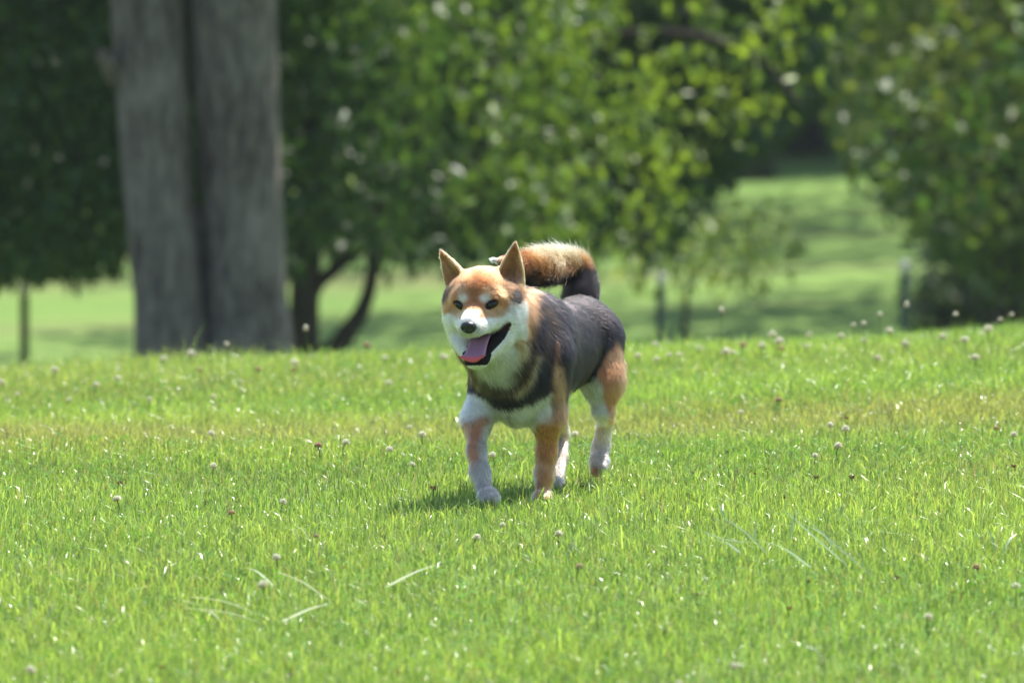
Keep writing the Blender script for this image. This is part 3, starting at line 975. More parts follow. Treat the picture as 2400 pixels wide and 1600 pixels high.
def coat(P, N, L, fine=True):
    """Markings of the coat and fur length at each surface point."""
    n = len(P)
    rel = P - OB
    f, l, z = rel @ BF, rel @ BL, rel[:, 2]
    # the right flank mirrors the left one
    mir = (l < 0) & (N @ np.array((0, -1, 0)) < 0.15) & (L <= LEG_RF)
    Pm = np.where(mir[:, None], P - 2 * l[:, None] * BL, P)
    u, v = uv_of(Pm)
    jit = noise(P, 160, 401) * 6 + noise(P, 60, 402) * 5
    h = (P - HO) @ HM.T
    hx, hy, hz = h.T
    ax = np.abs(hx)
    col = np.tile(BLK, (n, 1)).astype(float)
    ln = np.full(n, 0.0115)

    def mix(mask, c):
        nonlocal col
        m = np.clip(mask, 0, 1)[:, None]
        col = col * (1 - m) + np.asarray(c) * m

    def stroke(pts, r, soft, c, ok=True):
        d = seg_dist(u + jit * .6, v + jit, pts)
        mix((1 - sstep(r - soft, r + soft, d)) * ok, c)

    def ball(x, y, zz, rx, ry, rz, c, ok=True, soft=.35, amt=1):
        q = np.sqrt(((ax - x) / rx) ** 2 + ((hy - y) / ry) ** 2 + ((hz - zz) / rz) ** 2) + jit * .012
        mix((1 - sstep(1 - soft, 1 + soft, q)) * ok * amt, c)

    tor = (L == TORSO) | (L == NECK)
    fore = (tor | (L == LEG_RF) | (L == LEG_LF))
    # belly
    mix((tor & (f < .10)) * (1 - sstep(.190, .215, z + jit * .0008)), CREAM * .7 + WHITE * .3)
    mix((tor) * np.clip(0.30 + 0.4 * noise(P, 40, 411), 0, .55) * (z > .25), GREYB)
    # chest: white below the dark collar
    front = sstep(.09, .125, f + jit * .0008)
    vring = np.interp(u, [1060, 1078, 1120, 1165, 1205, 1250, 1290, 1330, 1380], [885, 897, 922, 945, 952, 936, 905, 880, 870])
    mix(fore * front * sstep(-6, 12, v - vring + jit * .8) * (1 - sstep(1284, 1298, u + jit * .5)), WHITE)
    stroke([(1104, 952), (1135, 966), (1172, 978)], 15, 14, np.array((.40, .30, .15)), tor * front * .6)
    stroke([(1191, 972), (1189, 1000)], 3, 4, DKB, tor * front)
    ok = (tor | (L == LEG_LF) | (L == LEG_RF)) * sstep(.06, .11, f)
    olive = np.array((0.30, 0.21, 0.095)); LEGW = np.array((.33, .285, .25))
    stroke([(1064, 800), (1080, 840), (1125, 884), (1180, 900), (1228, 868), (1252, 812), (1262, 740)], 26, 8, DKB, ok)
    stroke([(1236, 700), (1228, 745)], 8, 6, TAN, ok)
    stroke([(1226, 755), (1205, 812), (1178, 850)], 13, 10, olive, ok)
    stroke([(1240, 770), (1252, 800), (1262, 740)], 14, 8, BLK, ok)
    stroke([(1070, 858), (1102, 892), (1150, 921), (1190, 926), (1226, 904), (1247, 876), (1261, 840)], 7, 6, CREAM * .62, ok)
    stroke([(1072, 876), (1118, 911), (1172, 934), (1214, 936), (1262, 908), (1288, 868), (1300, 800)], 13, 6, BLK, ok)
    stroke([(1262, 905), (1284, 872), (1290, 850)], 20, 7, BLK, ok)
    stroke([(1140, 760), (1150, 815), (1165, 842)], 46, 14, WHITE * np.array((1, .97, .9)), ok)
    # tan of shoulder and outer foreleg
    sh = (tor | (L == LEG_LF))
    shs = sh * ((l > 0) | mir)
    stroke([(1300, 800), (1300, 840)], 4, 9, TAN_D * .6, shs)
    stroke([(1303, 862), (1309, 900), (1310, 940), (1306, 985), (1302, 1040)], 15, 9, np.array((.25, .125, .062)), shs)
    mix((L == LEG_LF) * sstep(940, 1000, v + jit) * sstep(1228, 1250, u + jit + (v - 1000) * -.05), TAN * .9)
    mix((L == LEG_LF) * sstep(1060, 1150, v + jit * 3) * .35, CREAM)
    mix((L == LEG_LF) * (1 - sstep(1247, 1258, u + jit * .4)) * sstep(1080, 1130, v), WHITE)
    # near-side foreleg: tan outside, white inside and below
    rl = (L == LEG_RF)
    mix(rl * sstep(972, 990, v), WHITE * .62)
    bnd = np.interp(v, [960, 985, 1005, 1060, 1095, 1130], [1156, 1150, 1126, 1121, 1114, 1096])
    mix(rl * sstep(966, 988, v + jit) * (1 - sstep(-15, 15, u + jit * .5 - bnd)), TAN * .82 + LEGW * .15)
    mix(rl * sstep(1055, 1135, v + jit) * .85, LEGW)
    # hind legs
    lh = (L == LEG_LH) | ((L == TORSO) & (f < -.09))
    edge = np.interp(u, [1380, 1400, 1418, 1440, 1455, 1475], [1000, 860, 818, 800, 815, 835])
    mix(lh * sstep(-10, 16, v + jit * 1.5 - edge), TAN)
    mix((L == LEG_LH) * np.clip(.45 + .5 * noise(P, 50, 431), 0, .8) * (1 - sstep(880, 960, v)) * sstep(0, 20, v + jit * 1.5 - edge) * sstep(1420, 1440, u) * (1 - sstep(1452, 1464, u)), TAN_D)
    mix((L == LEG_LH) * sstep(868, 905, v + jit) * (1 - sstep(-8, 8, (u + jit * .5) - np.interp(v, [840, 900, 990], [1392, 1412, 1424]))), WHITE * .85)
    mix((L == LEG_LH) * sstep(985, 1000, v), CREAM * .6 + WHITE * .4)
    mix((L == LEG_LH) * sstep(1020, 1060, v + jit), LEGW * 1.15)
    mix((L == LEG_LH) * sstep(1090, 1098, v + jit * .3) * (1 - sstep(1400, 1408, u)), TAN_D)
    rh = (L == LEG_RH)
    mix(rh * (z < .25), LEGW)
    mix(rh * sstep(1312, 1322, u) * (z < .25) * .7, CREAM)
    # tail: black beneath and at the root, pale tan above
    tl = (L == TAIL)
    rows = np.interp(u, [1130, 1215, 1300, 1350, 1385, 1420], [604, 634, 640, 640, 634, 600])
    up = 1 - sstep(-9, 11, v + jit - rows)
    mix(tl * up, TAN)
    mix(tl * (1 - sstep(-26, 8, v + jit - np.interp(u, [1200, 1260, 1320, 1400], [566, 598, 622, 614]))), CREAM * 1.15 + TAN * .15)
    mix(tl * (1 - sstep(1215, 1250, u + jit)) * up, TAN_D)
    mix(tl * (1 - sstep(1160, 1175, u)), WHITE)
    # head
    hd = (L == HEAD) | (L == JAW) | (L == MOUTH)
    er_ = (L == EAR)
    hn = hd | ((L == NECK) & (hy > -.065))
    mix(hd, TAN)
    mix(hd * sstep(-.012, -.04, hy) * (hz < .03) , TAN * .95)
    ball(0, .055, .036, .012, .03, .026, TAN_D * .8, hd, .6, .7)
    ball(.028, .05, .030, .012, .03, .018, TAN_D, hd, .6, .35)
    mix(hd * (hy > -.03) * sstep(.020, .029, -hz + ax * .09 + jit * .0005), WHITE)
    ball(.064, .006, -.019, .020, .034, .024, WHITE, hd * (hx > 0), .4)
    ball(.031, .046, -.014, .020, .03, .013, CREAM * .55 + TAN * .45, hd, .35)
    mix(hd * (hy > .05) * (1 - sstep(.013, .019, ax + jit * .0003)) * (hz > -.05) * (1 - sstep(-.012, -.006, hz + jit * .0004)), WHITE)
    ball(0, .06, -.006, .005, .014, .010, TAN * .5 + CREAM * .5, hd, .5, .7)
    ball(.0212, .055, .0145, .0092, .03, .0078, WHITE, hd, .7, .9)
    ball(.0255, .05, .026, .009, .03, .010, CREAM, hd, .6, .4)
    mix(hd * sstep(-.046, -.060, hy) * .6, BLK)
    mix(hd * sstep(.088, .10, hy) * (hz < -.038) * (ax < .03) * .35, GREYB * 3)
    ball(*TEMPLE[2], .013, .02, .013, DKB, hn | er_, .5, .6)
    ball(*TEMPLE[1], .014, .02, .014, DKB, hn | er_, .5, .85)
    ball(*TEMPLE[0], .009, .022, .017, BLK, hn | er_, .35)
    # tan fringe where cheek meets neck
    hn2 = hd | (L == NECK)
    stroke([(1150, 800), (1160, 840)], 46, 14, WHITE, hn2 * (hz < -.05) * (L != MOUTH) * (hy < .055))
    stroke([(1226, 655), (1240, 700), (1243, 745), (1236, 785), (1222, 815)], 9, 8, TAN * .9, hn2 * (hx > 0))
    stroke([(1228, 800), (1208, 838)], 9, 9, olive, hn2 * (hx > 0))
    stroke([(1042, 660), (1034, 700), (1036, 745)], 4, 5, TAN * .9, hn2 * (hx < 0))
    # eye rims and lips
    for (s, ex, ey, ez, M_) in EYES:
        q = (P - hw(ex, ey, ez)) @ M_.T
        rr = np.sqrt((q[:, 0] / .0145) ** 2 + (q[:, 1] / .014) ** 2 + (q[:, 2] / .0086) ** 2)
        mix(hd * (1 - sstep(.95, 1.12, rr)), LIP)
        ln[hd & (rr < 1.25)] = 0
    mix((L == MOUTH), np.array((0.045, 0.018, 0.016)))
    jawin = (L == JAW) & (hx > -.021) & ((N @ HU) * .75 + (N @ HFv) * .25 > .30) & (hz > -.118)
    mix(jawin, LIP)
    jt = (L == JAW) & (hy > .058) & (hz > -.116)
    mix(jt, LIP)
    # ears
    er = (L == EAR)
    mix(er, TAN)
    for (base, axv, op, sd, Le, wid) in EARS:
        q = P - base
        t = q @ axv / Le; s_ = q @ sd; o_ = q @ op
        near = er & (np.abs(s_) < wid * 1.4) & (np.linalg.norm(q, axis=1) < Le * 1.15)
        inner = near & (N @ op > .15)
        lat = np.sign(sd @ HL) * np.sign((base - HO) @ HL) * s_ / wid
        mix(inner * 1.0, np.array((.30, .125, .055)))
        mix(inner * sstep(.05, .45, lat + jit * .03) * .8, np.array((.42, .22, .115)))
        ln_in = inner & (lat > .1)
        mix(inner * (np.abs(s_) < wid * .45 * (1 - t)) * (t < .6) * .55, np.array((.20, .115, .065)))
        mix(near * (np.abs(s_) > wid * (1 - np.clip(t, 0, 1)) ** .85 * 1.05) * .7, CREAM)
    # fur length
    ln[L == NECK] = .018
    ln[(L == TORSO) & (f > .1)] = .015
    ln[(L == LEG_LH) & (v < 960)] = .013
    ln[hd] = np.where(hd[hd], .0065, 0)
    ln[hd & (ax > .045) & (hy < .03)] = .010
    ln[hd & (hy > .05)] = .004
    ln[er] = .0042
    ln[tl] = np.interp(u[tl], [1150, 1185, 1225, 1250, 1380, 1395], [.004, .005, .013, .022, .021, .008])
    ln[(L >= LEG_RF) & (L <= LEG_RH)] = np.where(z[(L >= LEG_RF) & (L <= LEG_RH)] > .16, .011, .006)
    ln[(L == MOUTH) | jawin | jt] = 0
    for (s, ex, ey, ez, M_) in EYES:
        q = (P - hw(ex, ey, ez)) @ M_.T
        ln[hd & (np.sqrt((q[:, 0] / .0135) ** 2 + (q[:, 2] / .0082) ** 2) < 1.1) & (np.abs(q[:, 1]) < .014)] = 0
    nose_d = np.linalg.norm((P - hw(0, .112, -.036)) / 1.0, axis=1)
    ln[hd & (nose_d < .021)] = 0.0015
    return np.clip(col, 0, .9), ln


COL, FUR = coat(V, VN, LB)

dog = tag(empty('dog', (0.0, 17.1, 0.0)), 'black, tan and white spitz dog trotting over the lawn with open mouth and curled tail', 'dog')
DL = np.array(dog.location)
k = Nodes('coat_skin')
a_ = k.n('ShaderNodeAttribute', attribute_name='col')
k.l(a_.outputs['Color'], k.b.inputs['Base Color'])
k.b.inputs['Roughness'].default_value = .75
k.b.inputs['Specular IOR Level'].default_value = .08
SKIN = k.m
body = mesh_obj('body', V - DL, F, SKIN, dog, smooth=True)
add_color(body.data, 'col', COL)


# ---------- fur strands
def build_fur(nstr):
    r = np.random.default_rng(501)
    tri = np.concatenate([F[:, [0, 1, 2]], F[:, [0, 2, 3]]])
    fl = FUR[tri].min(1)
    area = np.linalg.norm(np.cross(V[tri[:, 1]] - V[tri[:, 0]], V[tri[:, 2]] - V[tri[:, 0]]), axis=1)
    isHead = np.isin(LB[tri[:, 0]], (HEAD, EAR, JAW))
    w = area * (fl > 0) * np.where(isHead, 2.2, 1.0) * np.where(LB[tri[:, 0]] == TAIL, 1.3, 1)
    pick = r.choice(len(tri), nstr, p=w / w.sum())
    b = r.dirichlet((1, 1, 1), nstr)
    T = tri[pick]
    P = (V[T] * b[..., None]).sum(1); N = (VN[T] * b[..., None]).sum(1); N /= np.linalg.norm(N, axis=1)[:, None]
    L = LB[T[:, 0]]
    col, ln = coat(P, N, L)
    ln = np.minimum(ln, FUR[T].max(1) + .001)
    ok = ln > 0
    P, N, L, col, ln = P[ok], N[ok], L[ok], col[ok], ln[ok]
    n = len(P)
    rel = P - OB; fz = rel[:, 2]; fl_ = rel @ BL; ff = rel @ BF
    flow = np.tile(-BF * .8 - UP * .6, (n, 1))
    leg = (L >= LEG_RF) & (L <= LEG_RH)
    flow[leg] = -UP - BF * .25
    chest = ((L == NECK) | (L == TORSO)) & (ff > .12)
    flow[chest] = -UP * 1.0 - BF * .5 + BL * np.clip(fl_[chest] * 4, -.5, .5)[:, None]
    hd = (L == HEAD) | (L == JAW)
    h = (P - HO) @ HM.T
    flow[hd] = -HFv * .8 + HL * np.clip(h[hd, :1] * 14, -.9, .9) + HU * np.clip((h[hd, 2:3]) * 12, -.8, .5)
    er = L == EAR
    flow[er] = HU - HFv * .2
    tl = L == TAIL
    d = np.linalg.norm(P[tl][:, None] - tailp[None], axis=-1); j = d.argmin(1)
    tt = np.gradient(tailp, axis=0); tt /= np.linalg.norm(tt, axis=1)[:, None]
    flow[tl] = tt[j]
    flow += np.stack([noise(P, 45, 511), noise(P, 45, 512), noise(P, 45, 513)], -1) * .25
    flow += np.stack([noise(P, 190, 514), noise(P, 190, 515), noise(P, 190, 516)], -1) * .16
    flow += r.normal(0, .16, (n, 3))
    flow -= N * (flow * N).sum(1)[:, None]
    flow /= np.maximum(np.linalg.norm(flow, axis=1), 1e-6)[:, None]
    lift = np.where(tl, .52, np.where(hd | er, .24, .27))[:, None] * np.exp(r.normal(0, .22, (n, 1)))
    ln = (ln * np.exp(r.normal(0, .20, n)) * np.where(r.uniform(size=n) < .07, 1.6, 1))[:, None]
    pts = [P - N * .0008]
    for s in (.33, .66, 1.0):
        up = N * lift * (s * 1.25 - .45 * s * s)
        al = flow * (s * (1 - lift * .5) + .12 * s * s)
        dr = -UP * .05 * s * s
        pts.append(P + (up + al + dr) * ln)
    pts = np.stack(pts, 1)
    cv = bpy.data.hair_curves.new('fur')
    cv.add_curves([4] * n)
    cv.attributes['position'].data.foreach_set('vector', (pts - DL).astype(np.float32).ravel())
    base = np.where(tl, .00028, np.where(hd | er, .00020, .00026)) * r.uniform(.75, 1.25, n)
    rad = base[:, None] * np.array((1.0, .95, .7, .15))
    ra = cv.attributes.get('radius') or cv.attributes.new('radius', 'FLOAT', 'POINT')
    ra.data.foreach_set('value', rad.astype(np.float32).ravel())
    jit = np.exp(r.normal(0, .20, (n, 1)) + .20 * noise(P, 330, 521)[:, None] + .12 * noise(P, 110, 522)[:, None])
    # banded hairs: some guard hairs in the black coat carry pale bands
    dark = col.mean(1) < .10
    col = np.where((dark & (r.uniform(size=n) < .06))[:, None], col * 2.5 + .02, col)
    add_color(cv, 'col', np.clip(col * jit, 0, .92), 'CURVE')
    k = Nodes('fur_strand')
    a = k.n('ShaderNodeAttribute', attribute_name='col')
    hb = k.n('ShaderNodeBsdfHairPrincipled')
    hb.parametrization = 'COLOR'
    k.l(a.outputs['Color'], hb.inputs['Color'])
    hb.inputs['IOR'].default_value = 1.42
    hb.inputs['Roughness'].default_value = .36
    hb.inputs['Radial Roughness'].default_value = .55
    hb.inputs['Random Roughness'].default_value = .2
    k.l(hb.outputs[0], k.out.inputs['Surface'])
    cv.materials.append(k.m)
    o = bpy.data.objects.new('fur', cv); C.link(o); o.parent = dog
    o['kind'] = 'stuff'


if 'fur' not in DEV_SKIP:
    build_fur(430000)

# ---------- eyes, nose, tongue, teeth
def uv_sphere(c, r, M, nu=20, nv=12):
    th = np.linspace(0, 2 * np.pi, nu, endpoint=False); ph = np.linspace(0, np.pi, nv)
    S = np.stack([np.outer(np.sin(ph), np.cos(th)), np.outer(np.sin(ph), np.sin(th)), np.outer(np.cos(ph), np.ones(nu))], -1).reshape(-1, 3)
    W = c + (S * np.asarray(r)) @ np.asarray(M)
    i, j = np.meshgrid(np.arange(nv - 1), np.arange(nu), indexing='ij')
    a = i * nu + j; b = i * nu + (j + 1) % nu
    return W, [np.stack([a, a + nu, b + nu, b], -1).reshape(-1, 4)]


EYEM = plain('dark_eye', (0.008, 0.005, 0.003), .06, .38)
for (s, ex, ey, ez, M_) in EYES:
    v, f = uv_sphere(hw(ex, ey - .0060, ez), (.0126, .0080, .0085), M_)
    mesh_obj('eye', v - DL, f, EYEM, dog, smooth=True)

NOSEM_ = Nodes('black_nose')
nz = NOSEM_.noise(900, 2, NOSEM_.coords())
NOSEM_.b.inputs['Base Color'].default_value = (.012, .011, .013, 1)
NOSEM_.b.inputs['Roughness'].default_value = .36
NOSEM_.bump(nz.outputs[0], .4, .0006)


def nose_mesh():
    v, f = uv_sphere(np.zeros(3), (1, 1, 1), np.eye(3), 36, 24)
    x, y, z = v.T
    w = .0165 * (1 - .22 * np.clip(-z, 0, 1))
    X = x * w; Y = y * .0135 + .004 * np.clip(z, -1, 1) * (y > 0); Z = z * .0128
    for s in (-1, 1):
        d = np.hypot((X - s * .0065) / .0042, (Z + .0015) / .0036)
        Y -= np.where(y > 0, .006 * np.exp(-d ** 2 * 1.2), 0)
    Y -= np.where((y > 0), .0016 * np.exp(-(X / .0012) ** 2) * (Z < .004), 0)
    return np.stack([X, Y, Z], -1), f


v, f = nose_mesh()
mesh_obj('nose', hw(.001, .1115, -.0385) + v @ HM - DL, f, NOSEM_.m, dog, smooth=True)


def tongue_mesh():
    ns, nt = 34, 17
    cen = catmull([(.004, .030, -.060), (.005, .055, -.069), (.005, .078, -.086), (.004, .090, -.096), (.003, .0935, -.1075)], ns)
    wid = np.interp(np.linspace(0, 1, ns), [0, .4, .75, .9, 1], [.0200, .0195, .0220, .0250, .020])
    T = np.gradient(cen, axis=0); T /= np.linalg.norm(T, axis=1)[:, None]
    S = np.array((1.0, 0, 0)); Nn = np.cross(S, T); Nn *= np.sign(Nn[:, 2:3] + 1e-9)
    t = np.linspace(-1, 1, nt)
    s = np.linspace(0, 1, ns)
    top, bot = [], []
    for i in range(ns):
        cup = -.0045 * (1 - t ** 2) * (1 - s[i]) - .002 * np.exp(-(t / .15) ** 2) * (1 - s[i] * .6)
        curl = sstep(.72, 1, s[i]) * np.array([.006 * abs(x) ** 2 * (1 if x > 0 else .2) for x in t])
        th = .0042 * np.sqrt(np.clip(1 - t ** 4, 0, 1)) * (1 if s[i] < .95 else .75)
        shift = -.012 * sstep(.6, 1, s[i]) * np.clip(-t, 0, 1)
        p = cen[i] + np.outer(t * wid[i] + shift, S) + np.outer(cup + curl, Nn[i]) + np.outer(sstep(.7, 1, s[i]) * -np.abs(t) ** 2 * .012, T[i])
        top.append(p + np.outer(th, Nn[i])); bot.append(p - np.outer(th, Nn[i]))
    top, bot = np.array(top), np.array(bot)
    Vt = np.concatenate([top.reshape(-1, 3), bot.reshape(-1, 3)])
    i, j = np.meshgrid(np.arange(ns - 1), np.arange(nt - 1), indexing='ij')
    a = i * nt + j; o = ns * nt
    Ft = np.stack([a, a + 1, a + nt + 1, a + nt], -1).reshape(-1, 4)
    Fb = np.stack([a + nt, a + nt + 1, a + 1, a], -1).reshape(-1, 4) + o
    rim = [(i * nt + j) for i, j in [(q, 0) for q in range(ns)] + [(ns - 1, q) for q in range(1, nt)] + [(q, nt - 1) for q in range(ns - 2, -1, -1)]]
    rim = np.array(rim)
    Fr = np.stack([rim[:-1], rim[1:], rim[1:] + o, rim[:-1] + o], -1)
    mauve = np.array((.30, .15, .23)); red = np.array((.60, .075, .085))
    ss = np.tile(np.repeat(s, nt), 2); tt = np.tile(np.tile(t, ns), 2)
    isb = np.concatenate([np.zeros(o), np.ones(o)])
    m = np.clip(np.maximum(sstep(.76, .85, ss), isb), 0, 1)[:, None]
    return Vt, [Ft, Fb, Fr], mauve * (1 - m) + red * m


v, f, c = tongue_mesh()
k = Nodes('wet_tongue')
a_ = k.n('ShaderNodeAttribute', attribute_name='col'); k.l(a_.outputs['Color'], k.b.inputs['Base Color'])
k.b.inputs['Roughness'].default_value = .38
k.b.inputs['Subsurface Weight'].default_value = .3
k.b.inputs['Subsurface Radius'].default_value = (.006, .002, .002)
nz = k.noise(600, 2, k.coords()); k.bump(nz.outputs[0], .3, .0005)
tg = mesh_obj('tongue', np.array([hw(*p) for p in v]) - DL, f, k.m, dog, smooth=True)
add_color(tg.data, 'col', c)

TOOTH = plain('tooth', (.62, .56, .42), .3)
def tooth(x, y, z, h, r, up=1, lean=0):
    a = hw(x, y, z); b = hw(x + lean, y, z + h * up)
    v, f = tube(catmull([a, a * .5 + b * .5, b], 5), [r, r * .95, r * .75, r * .45, r * .1], 8)
    mesh_obj('tooth', v - DL, f, TOOTH, dog, smooth=True)
for s in (-1, 1):
    tooth(s * .0145, .068, -.103, .0105, .0026)
    tooth(s * .026, .050, -.088, .006, .0028); tooth(s * .032, .041, -.078, .007, .0032)
    tooth(s * .0165, .092, -.051, .0085, .0024, -1); tooth(s * .030, .066, -.050, .005, .0028, -1)
    tooth(s * .0028, .0725, -.1015, .0035, .0016); tooth(s * .0075, .0715, -.1015, .0035, .0016)
#@SECTION flowers
# ------------------------------------------------------------------ clover flowers and stray blades
def ghit(u, v, dz):
    """Point dz above the lawn on the sight line through (u, v)."""
    ys = np.arange(12.5, 27.5, .01)
    P = np.array([at(u, v, y) for y in ys])
    hit = P[:, 2] <= ground_z(P[:, 0], P[:, 1]) + dz
    return P[np.argmax(hit)] if hit.any() else None


PETAL = leaf_material('clover_petal', rough=.6, trans=.65, spec=.3, tint=(1.1, 1.08, 1.0))


def flower_mesh(kind, seed, stem_h):
    """Globe of narrow florets on a thin stem; origin at the foot of the stem."""
    r = np.random.default_rng(seed)
    V, F, K, off = [], [], [], 0
    n = 44 if kind != 'withered' else 34
    R0 = {'white': .0070, 'pink': .0064, 'withered': .0056}[kind]
    for i in range(n):
        z = 1 - 1.75 * (i + .5) / n
        a = i * 2.39996 + r.normal(0, .15)
        if kind == 'withered': z = z * .8 - .25
        d = np.array((math.cos(a) * math.sqrt(max(0, 1 - z * z)), math.sin(a) * math.sqrt(max(0, 1 - z * z)), z))
        d = d + np.array((0, 0, .25)) if kind != 'withered' else d - np.array((0, 0, .3)); d /= np.linalg.norm(d)
        s = np.cross(d, (.3, .2, .9)); s /= np.linalg.norm(s); t = np.cross(d, s)
        L = R0 * r.uniform(.8, 1.15); w = R0 * .17
        p0 = d * R0 * .25; p1 = d * (R0 * .3 + L * .62)
        pts = [p0, p1 + s * w, p1 + t * w * .7, p1 - s * w, p1 - t * w * .7, d * (R0 * .25 + L)]
        V += [p + np.array((0, 0, stem_h)) for p in pts]
        b = off; off += 6
        for q in range(4):
            F += [(b, b + 1 + (q + 1) % 4, b + 1 + q), (b + 5, b + 1 + q, b + 1 + (q + 1) % 4)]
        if kind == 'white':
            base = np.array((.60, .62, .42)); tip = np.array((.88, .86, .80)) if z > -.45 else np.array((.72, .54, .46))
        elif kind == 'pink':
            base = np.array((.40, .30, .18)); tip = np.array((.70, .50, .46)) if z > .1 else np.array((.42, .25, .17))
        else:
            base = np.array((.22, .12, .06)); tip = np.array((.34, .17, .10))
        tip = tip * r.uniform(.8, 1.1)
        K += [base, tip * .9, tip * .9, tip * .9, tip * .9, tip]
    path = catmull([(0, 0, 0), (.003 * r.normal(), .003 * r.normal(), stem_h * .5), (0, 0, stem_h)], 5)
    v, fs = tube(path, [.0011] * 5, 5, cap=False)
    q = fs[0] + off
    V = np.concatenate([np.array(V), v]); K = np.concatenate([np.array(K), np.tile((.10, .19, .04), (len(v), 1))])
    return V, [np.array(F), q], K


PROTO = {}
for kind in ('white', 'pink', 'withered'):
    for hgt in (.026, .034, .095):
        for sd in (1, 2, 3):
            V_, F_, K_ = flower_mesh(kind, sd + 10, hgt)
            o = mesh_obj('clover_flower', V_, F_, PETAL)
            add_color(o.data, 'col', K_)
            PROTO[(kind, hgt, sd)] = o.data
            bpy.data.objects.remove(o)

LOW_WHITE = [(38, 920), (3, 900), (161, 935), (273, 892), (223, 905), (352, 933), (500, 925), (913, 896), (501, 1091), (497, 1017), (275, 1170), (658, 1175), (806, 1040), (907, 1053),
             (969, 1080), (992, 1024), (1155, 1070), (959, 996), (1112, 1262), (622, 1376), (647, 1308), (71, 1575), (1178, 1222), (128, 850), (381, 850), (449, 846), (902, 841), (1039, 848),
             (1493, 790), (1536, 812), (1567, 793), (1592, 790), (1708, 787), (1826, 780), (1894, 788), (1809, 802), (1886, 809), (1969, 793), (2124, 818), (2216, 798), (2319, 788), (1699, 841),
             (1539, 843), (1737, 961), (1946, 996), (1969, 1051), (1910, 1063), (1986, 1013), (2379, 1021), (1350, 1018), (1303, 1250), (2379, 1377), (2178, 1443), (1719, 1555), (1593, 1587),
             (1452, 880), (2060, 845), (2290, 850), (1790, 815), (2020, 800), (2260, 812), (700, 860), (560, 885), (1640, 815), (2085, 790)]
TALL = [(1696, 729), (1998, 762), (2061, 737), (2133, 714), (2239, 737), (2375, 737), (536, 808), (718, 768), (2348, 749), (2025, 757)]
PINK = [(469, 812), (600, 804), (1828, 823), (1356, 1328), (1823, 938), (2336, 998), (2287, 1331), (746, 1049), (542, 1198), (738, 1246), (686, 800), (1740, 820), (853, 824)]
WITHERED = [(1320, 1127), (1365, 1130), (1837, 1158), (1770, 1100), (1702, 1050), (1912, 1114), (1995, 1117), (2147, 1152), (2376, 1090), (1797, 1088), (1633, 1383), (1891, 1351), (2231, 1383), (2101, 1343),
            (1983, 973), (426, 1287), (1016, 1146), (281, 1129), (678, 1565), (20, 1417), (199, 955), (1848, 1420), (377, 1555)]
GROUPS = ((LOW_WHITE, 'white', .034, 'small round white clover flower head low in the lawn grass', 'white clover flowers in the lawn'),
          (TALL, 'white', .095, 'pale clover flower on a tall stem standing above the crest of the lawn', 'tall clover flowers on the crest'),
          (PINK, 'pink', .034, 'fading pinkish clover flower head in the lawn grass', 'pinkish clover flowers in the lawn'),
          (WITHERED, 'withered', .026, 'withered brown clover flower head in the lawn grass', 'brown clover heads in the lawn'))
fr = np.random.default_rng(91)
ORD = ('nearest', 'second', 'third', 'fourth', 'fifth', 'sixth', 'seventh', 'eighth', 'ninth', 'tenth', 'eleventh', 'twelfth', 'thirteenth', 'fourteenth', 'fifteenth', 'sixteenth', 'seventeenth', 'eighteenth', 'nineteenth', 'twentieth')
BANDS = ((0, 832, 'along the crest'), (832, 960, 'behind the dog'), (960, 1120, 'level with its legs'), (1120, 1320, 'just nearer than its paws'), (1320, 9999, 'in the nearest grass'))


def place_labels(pts, noun):
    """Say where each flower stands: which strip of the lawn, which side of the dog, how far along from it."""
    out = [''] * len(pts)
    for lo, hi, where in BANDS:
        for side in ('left', 'right'):
            k = [i for i, (u, v) in enumerate(pts) if lo <= v < hi and (u < 1190) == (side == 'left')]
            k.sort(key=lambda i: abs(pts[i][0] - 1190))
            for n_, i in enumerate(k):
                rank = 'nearest to the dog' if n_ == 0 else '%s out from the dog' % ORD[n_]
                out[i] = '%s %s, %s side, %s' % (noun, where, side, rank)
    return out


for pts, kind, hgt, lab, grp in GROUPS:
    noun = {'white': 'white clover flower', 'pink': 'pinkish clover flower', 'withered': 'withered brown clover head'}[kind]
    if hgt > .05: noun = 'tall pale clover flower'
    labels = place_labels(pts, noun)
    for i, (u, v) in enumerate(pts):
        tall = hgt > .05
        p = ghit(u, v, hgt) if not tall else at(u, v, 22.2 + .3 * (i % 3))
        if p is None: p = at(u, v, 22.5)
        gz = float(ground_z(p[0], p[1]))
        o = bpy.data.objects.new('clover_flower', PROTO[(kind, hgt, 1 + i % 3)])
        C.link(o)
        sc_ = max(.6, (p[2] - gz) / hgt)
        o.location = (p[0], p[1], gz)
        s0 = fr.uniform(.7, 1.2) * (1.3 if v < 870 else 1)
        o.scale = (s0, s0, s0) if not tall else (.85, .85, sc_)
        o.rotation_euler = (fr.normal(0, .08), fr.normal(0, .08), fr.uniform(0, 6.28))
        tag(o, labels[i], 'clover flower', grp)

# stray long blades lying on or standing out of the mown lawn
STRAW = leaf_material('pale_blade', rough=.35, trans=.35, spec=.6, tint=(1.1, 1.1, .7))


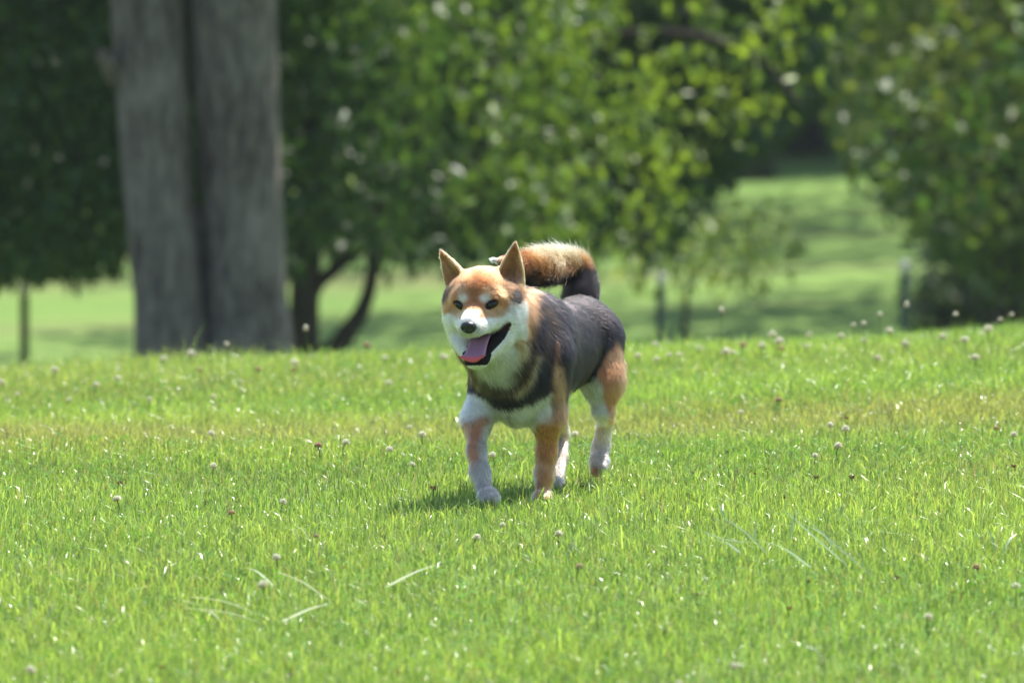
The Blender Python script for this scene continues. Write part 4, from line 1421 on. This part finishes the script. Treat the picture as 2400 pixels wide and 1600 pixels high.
def long_blade(p0, p1, sag, width, parent, col, seed):
    r = np.random.default_rng(seed)
    n = 9
    mid = (p0 + p1) / 2 + np.array((0, 0, sag)) + r.normal(0, .004, 3)
    path = catmull([p0, mid, p1], n)
    T = np.gradient(path, axis=0); T /= np.linalg.norm(T, axis=1)[:, None]
    s = np.cross(T, (0.15, -.5, 1.0)); s /= np.linalg.norm(s, axis=1)[:, None]
    up = np.cross(s, T)
    w = width * np.interp(np.linspace(0, 1, n), [0, .15, .6, 1], [.7, 1, .8, .05])[:, None]
    V_ = np.concatenate([path - s * w / 2 + up * w * .22, path, path + s * w / 2 + up * w * .22])
    i = np.arange(n - 1)
    F_ = np.concatenate([np.stack([i, i + 1, i + 1 + n, i + n], -1), np.stack([i + n, i + n + 1, i + 1 + 2 * n, i + 2 * n], -1)])
    o = mesh_obj('blade', V_ - np.array(parent.location), F_, STRAW, parent, smooth=True)
    add_color(o.data, 'col', np.tile(col, (len(V_), 1)))


PALE = np.array((.42, .46, .27)); GREENB = np.array((.12, .22, .06)); BLUEG = np.array((.26, .36, .20))
TUFTS = [
    ('dry pale grass blades lying crossed on the near lawn at lower left', PALE, [((430, 1425), (625, 1462)), ((445, 1398), (610, 1442)), ((650, 1340), (782, 1414)), ((665, 1455), (778, 1412)), ((725, 1435), (768, 1502)),
                                                                                  ((905, 1376), (1028, 1322)), ((470, 1430), (520, 1455)), ((640, 1372), (560, 1330))]),
    ('tuft of longer stiff grass blades standing right of the dog in the near lawn', BLUEG, [((1705, 1228), (1684, 1178)), ((1765, 1268), (1761, 1198)), ((1848, 1268), (1857, 1203)), ((1972, 1214), (1976, 1174)), ((1985, 1325), (1828, 1184)),
                                                                                           ((2045, 1350), (1868, 1196)), ((1745, 1272), (1640, 1240)), ((1735, 1296), (1650, 1262)), ((1900, 1330), (1770, 1262)), ((1800, 1300), (1690, 1210)), ((1960, 1300), (1880, 1225))]),
    ('pair of pale grass blades standing at the left edge of the near lawn', PALE, [((62, 1462), (75, 1398)), ((103, 1462), (130, 1408))]),
    ('bent pale grass blade standing in front of the dog', PALE, [((1330, 1302), (1346, 1268)), ((1364, 1302), (1347, 1268))]),
    ('single pale blade leaning in the nearest grass right of the centre', PALE, [((1922, 1560), (1884, 1512))]),
    ('pale curled blade beside a pinkish clover head left of the dog', PALE, [((722, 1265), (690, 1232)), ((705, 1275), (680, 1240))]),
    ('whitish blades drooping in the lawn at the right edge', BLUEG * 1.3, [((2335, 1305), (2310, 1236)), ((2350, 1300), (2385, 1250)), ((2290, 1270), (2262, 1240))]),
]
for i, (lab, colr, segs) in enumerate(TUFTS):
    P0 = ghit(*segs[0][0], .0)
    t = tag(empty('grass_tuft', P0), lab, 'grass tuft')
    for j, (a, b) in enumerate(segs):
        lying = abs(a[1] - b[1]) < abs(a[0] - b[0]) * .75
        pa = ghit(*a, .028 if lying else .012); pb = at(*b, pa[1] + fr.normal(0, .02)) if not lying else ghit(*b, .04)
        long_blade(pa, pb, .004, .0052 if i < 2 else .005, t, colr * fr.uniform(.8, 1.15), 700 + i * 20 + j)
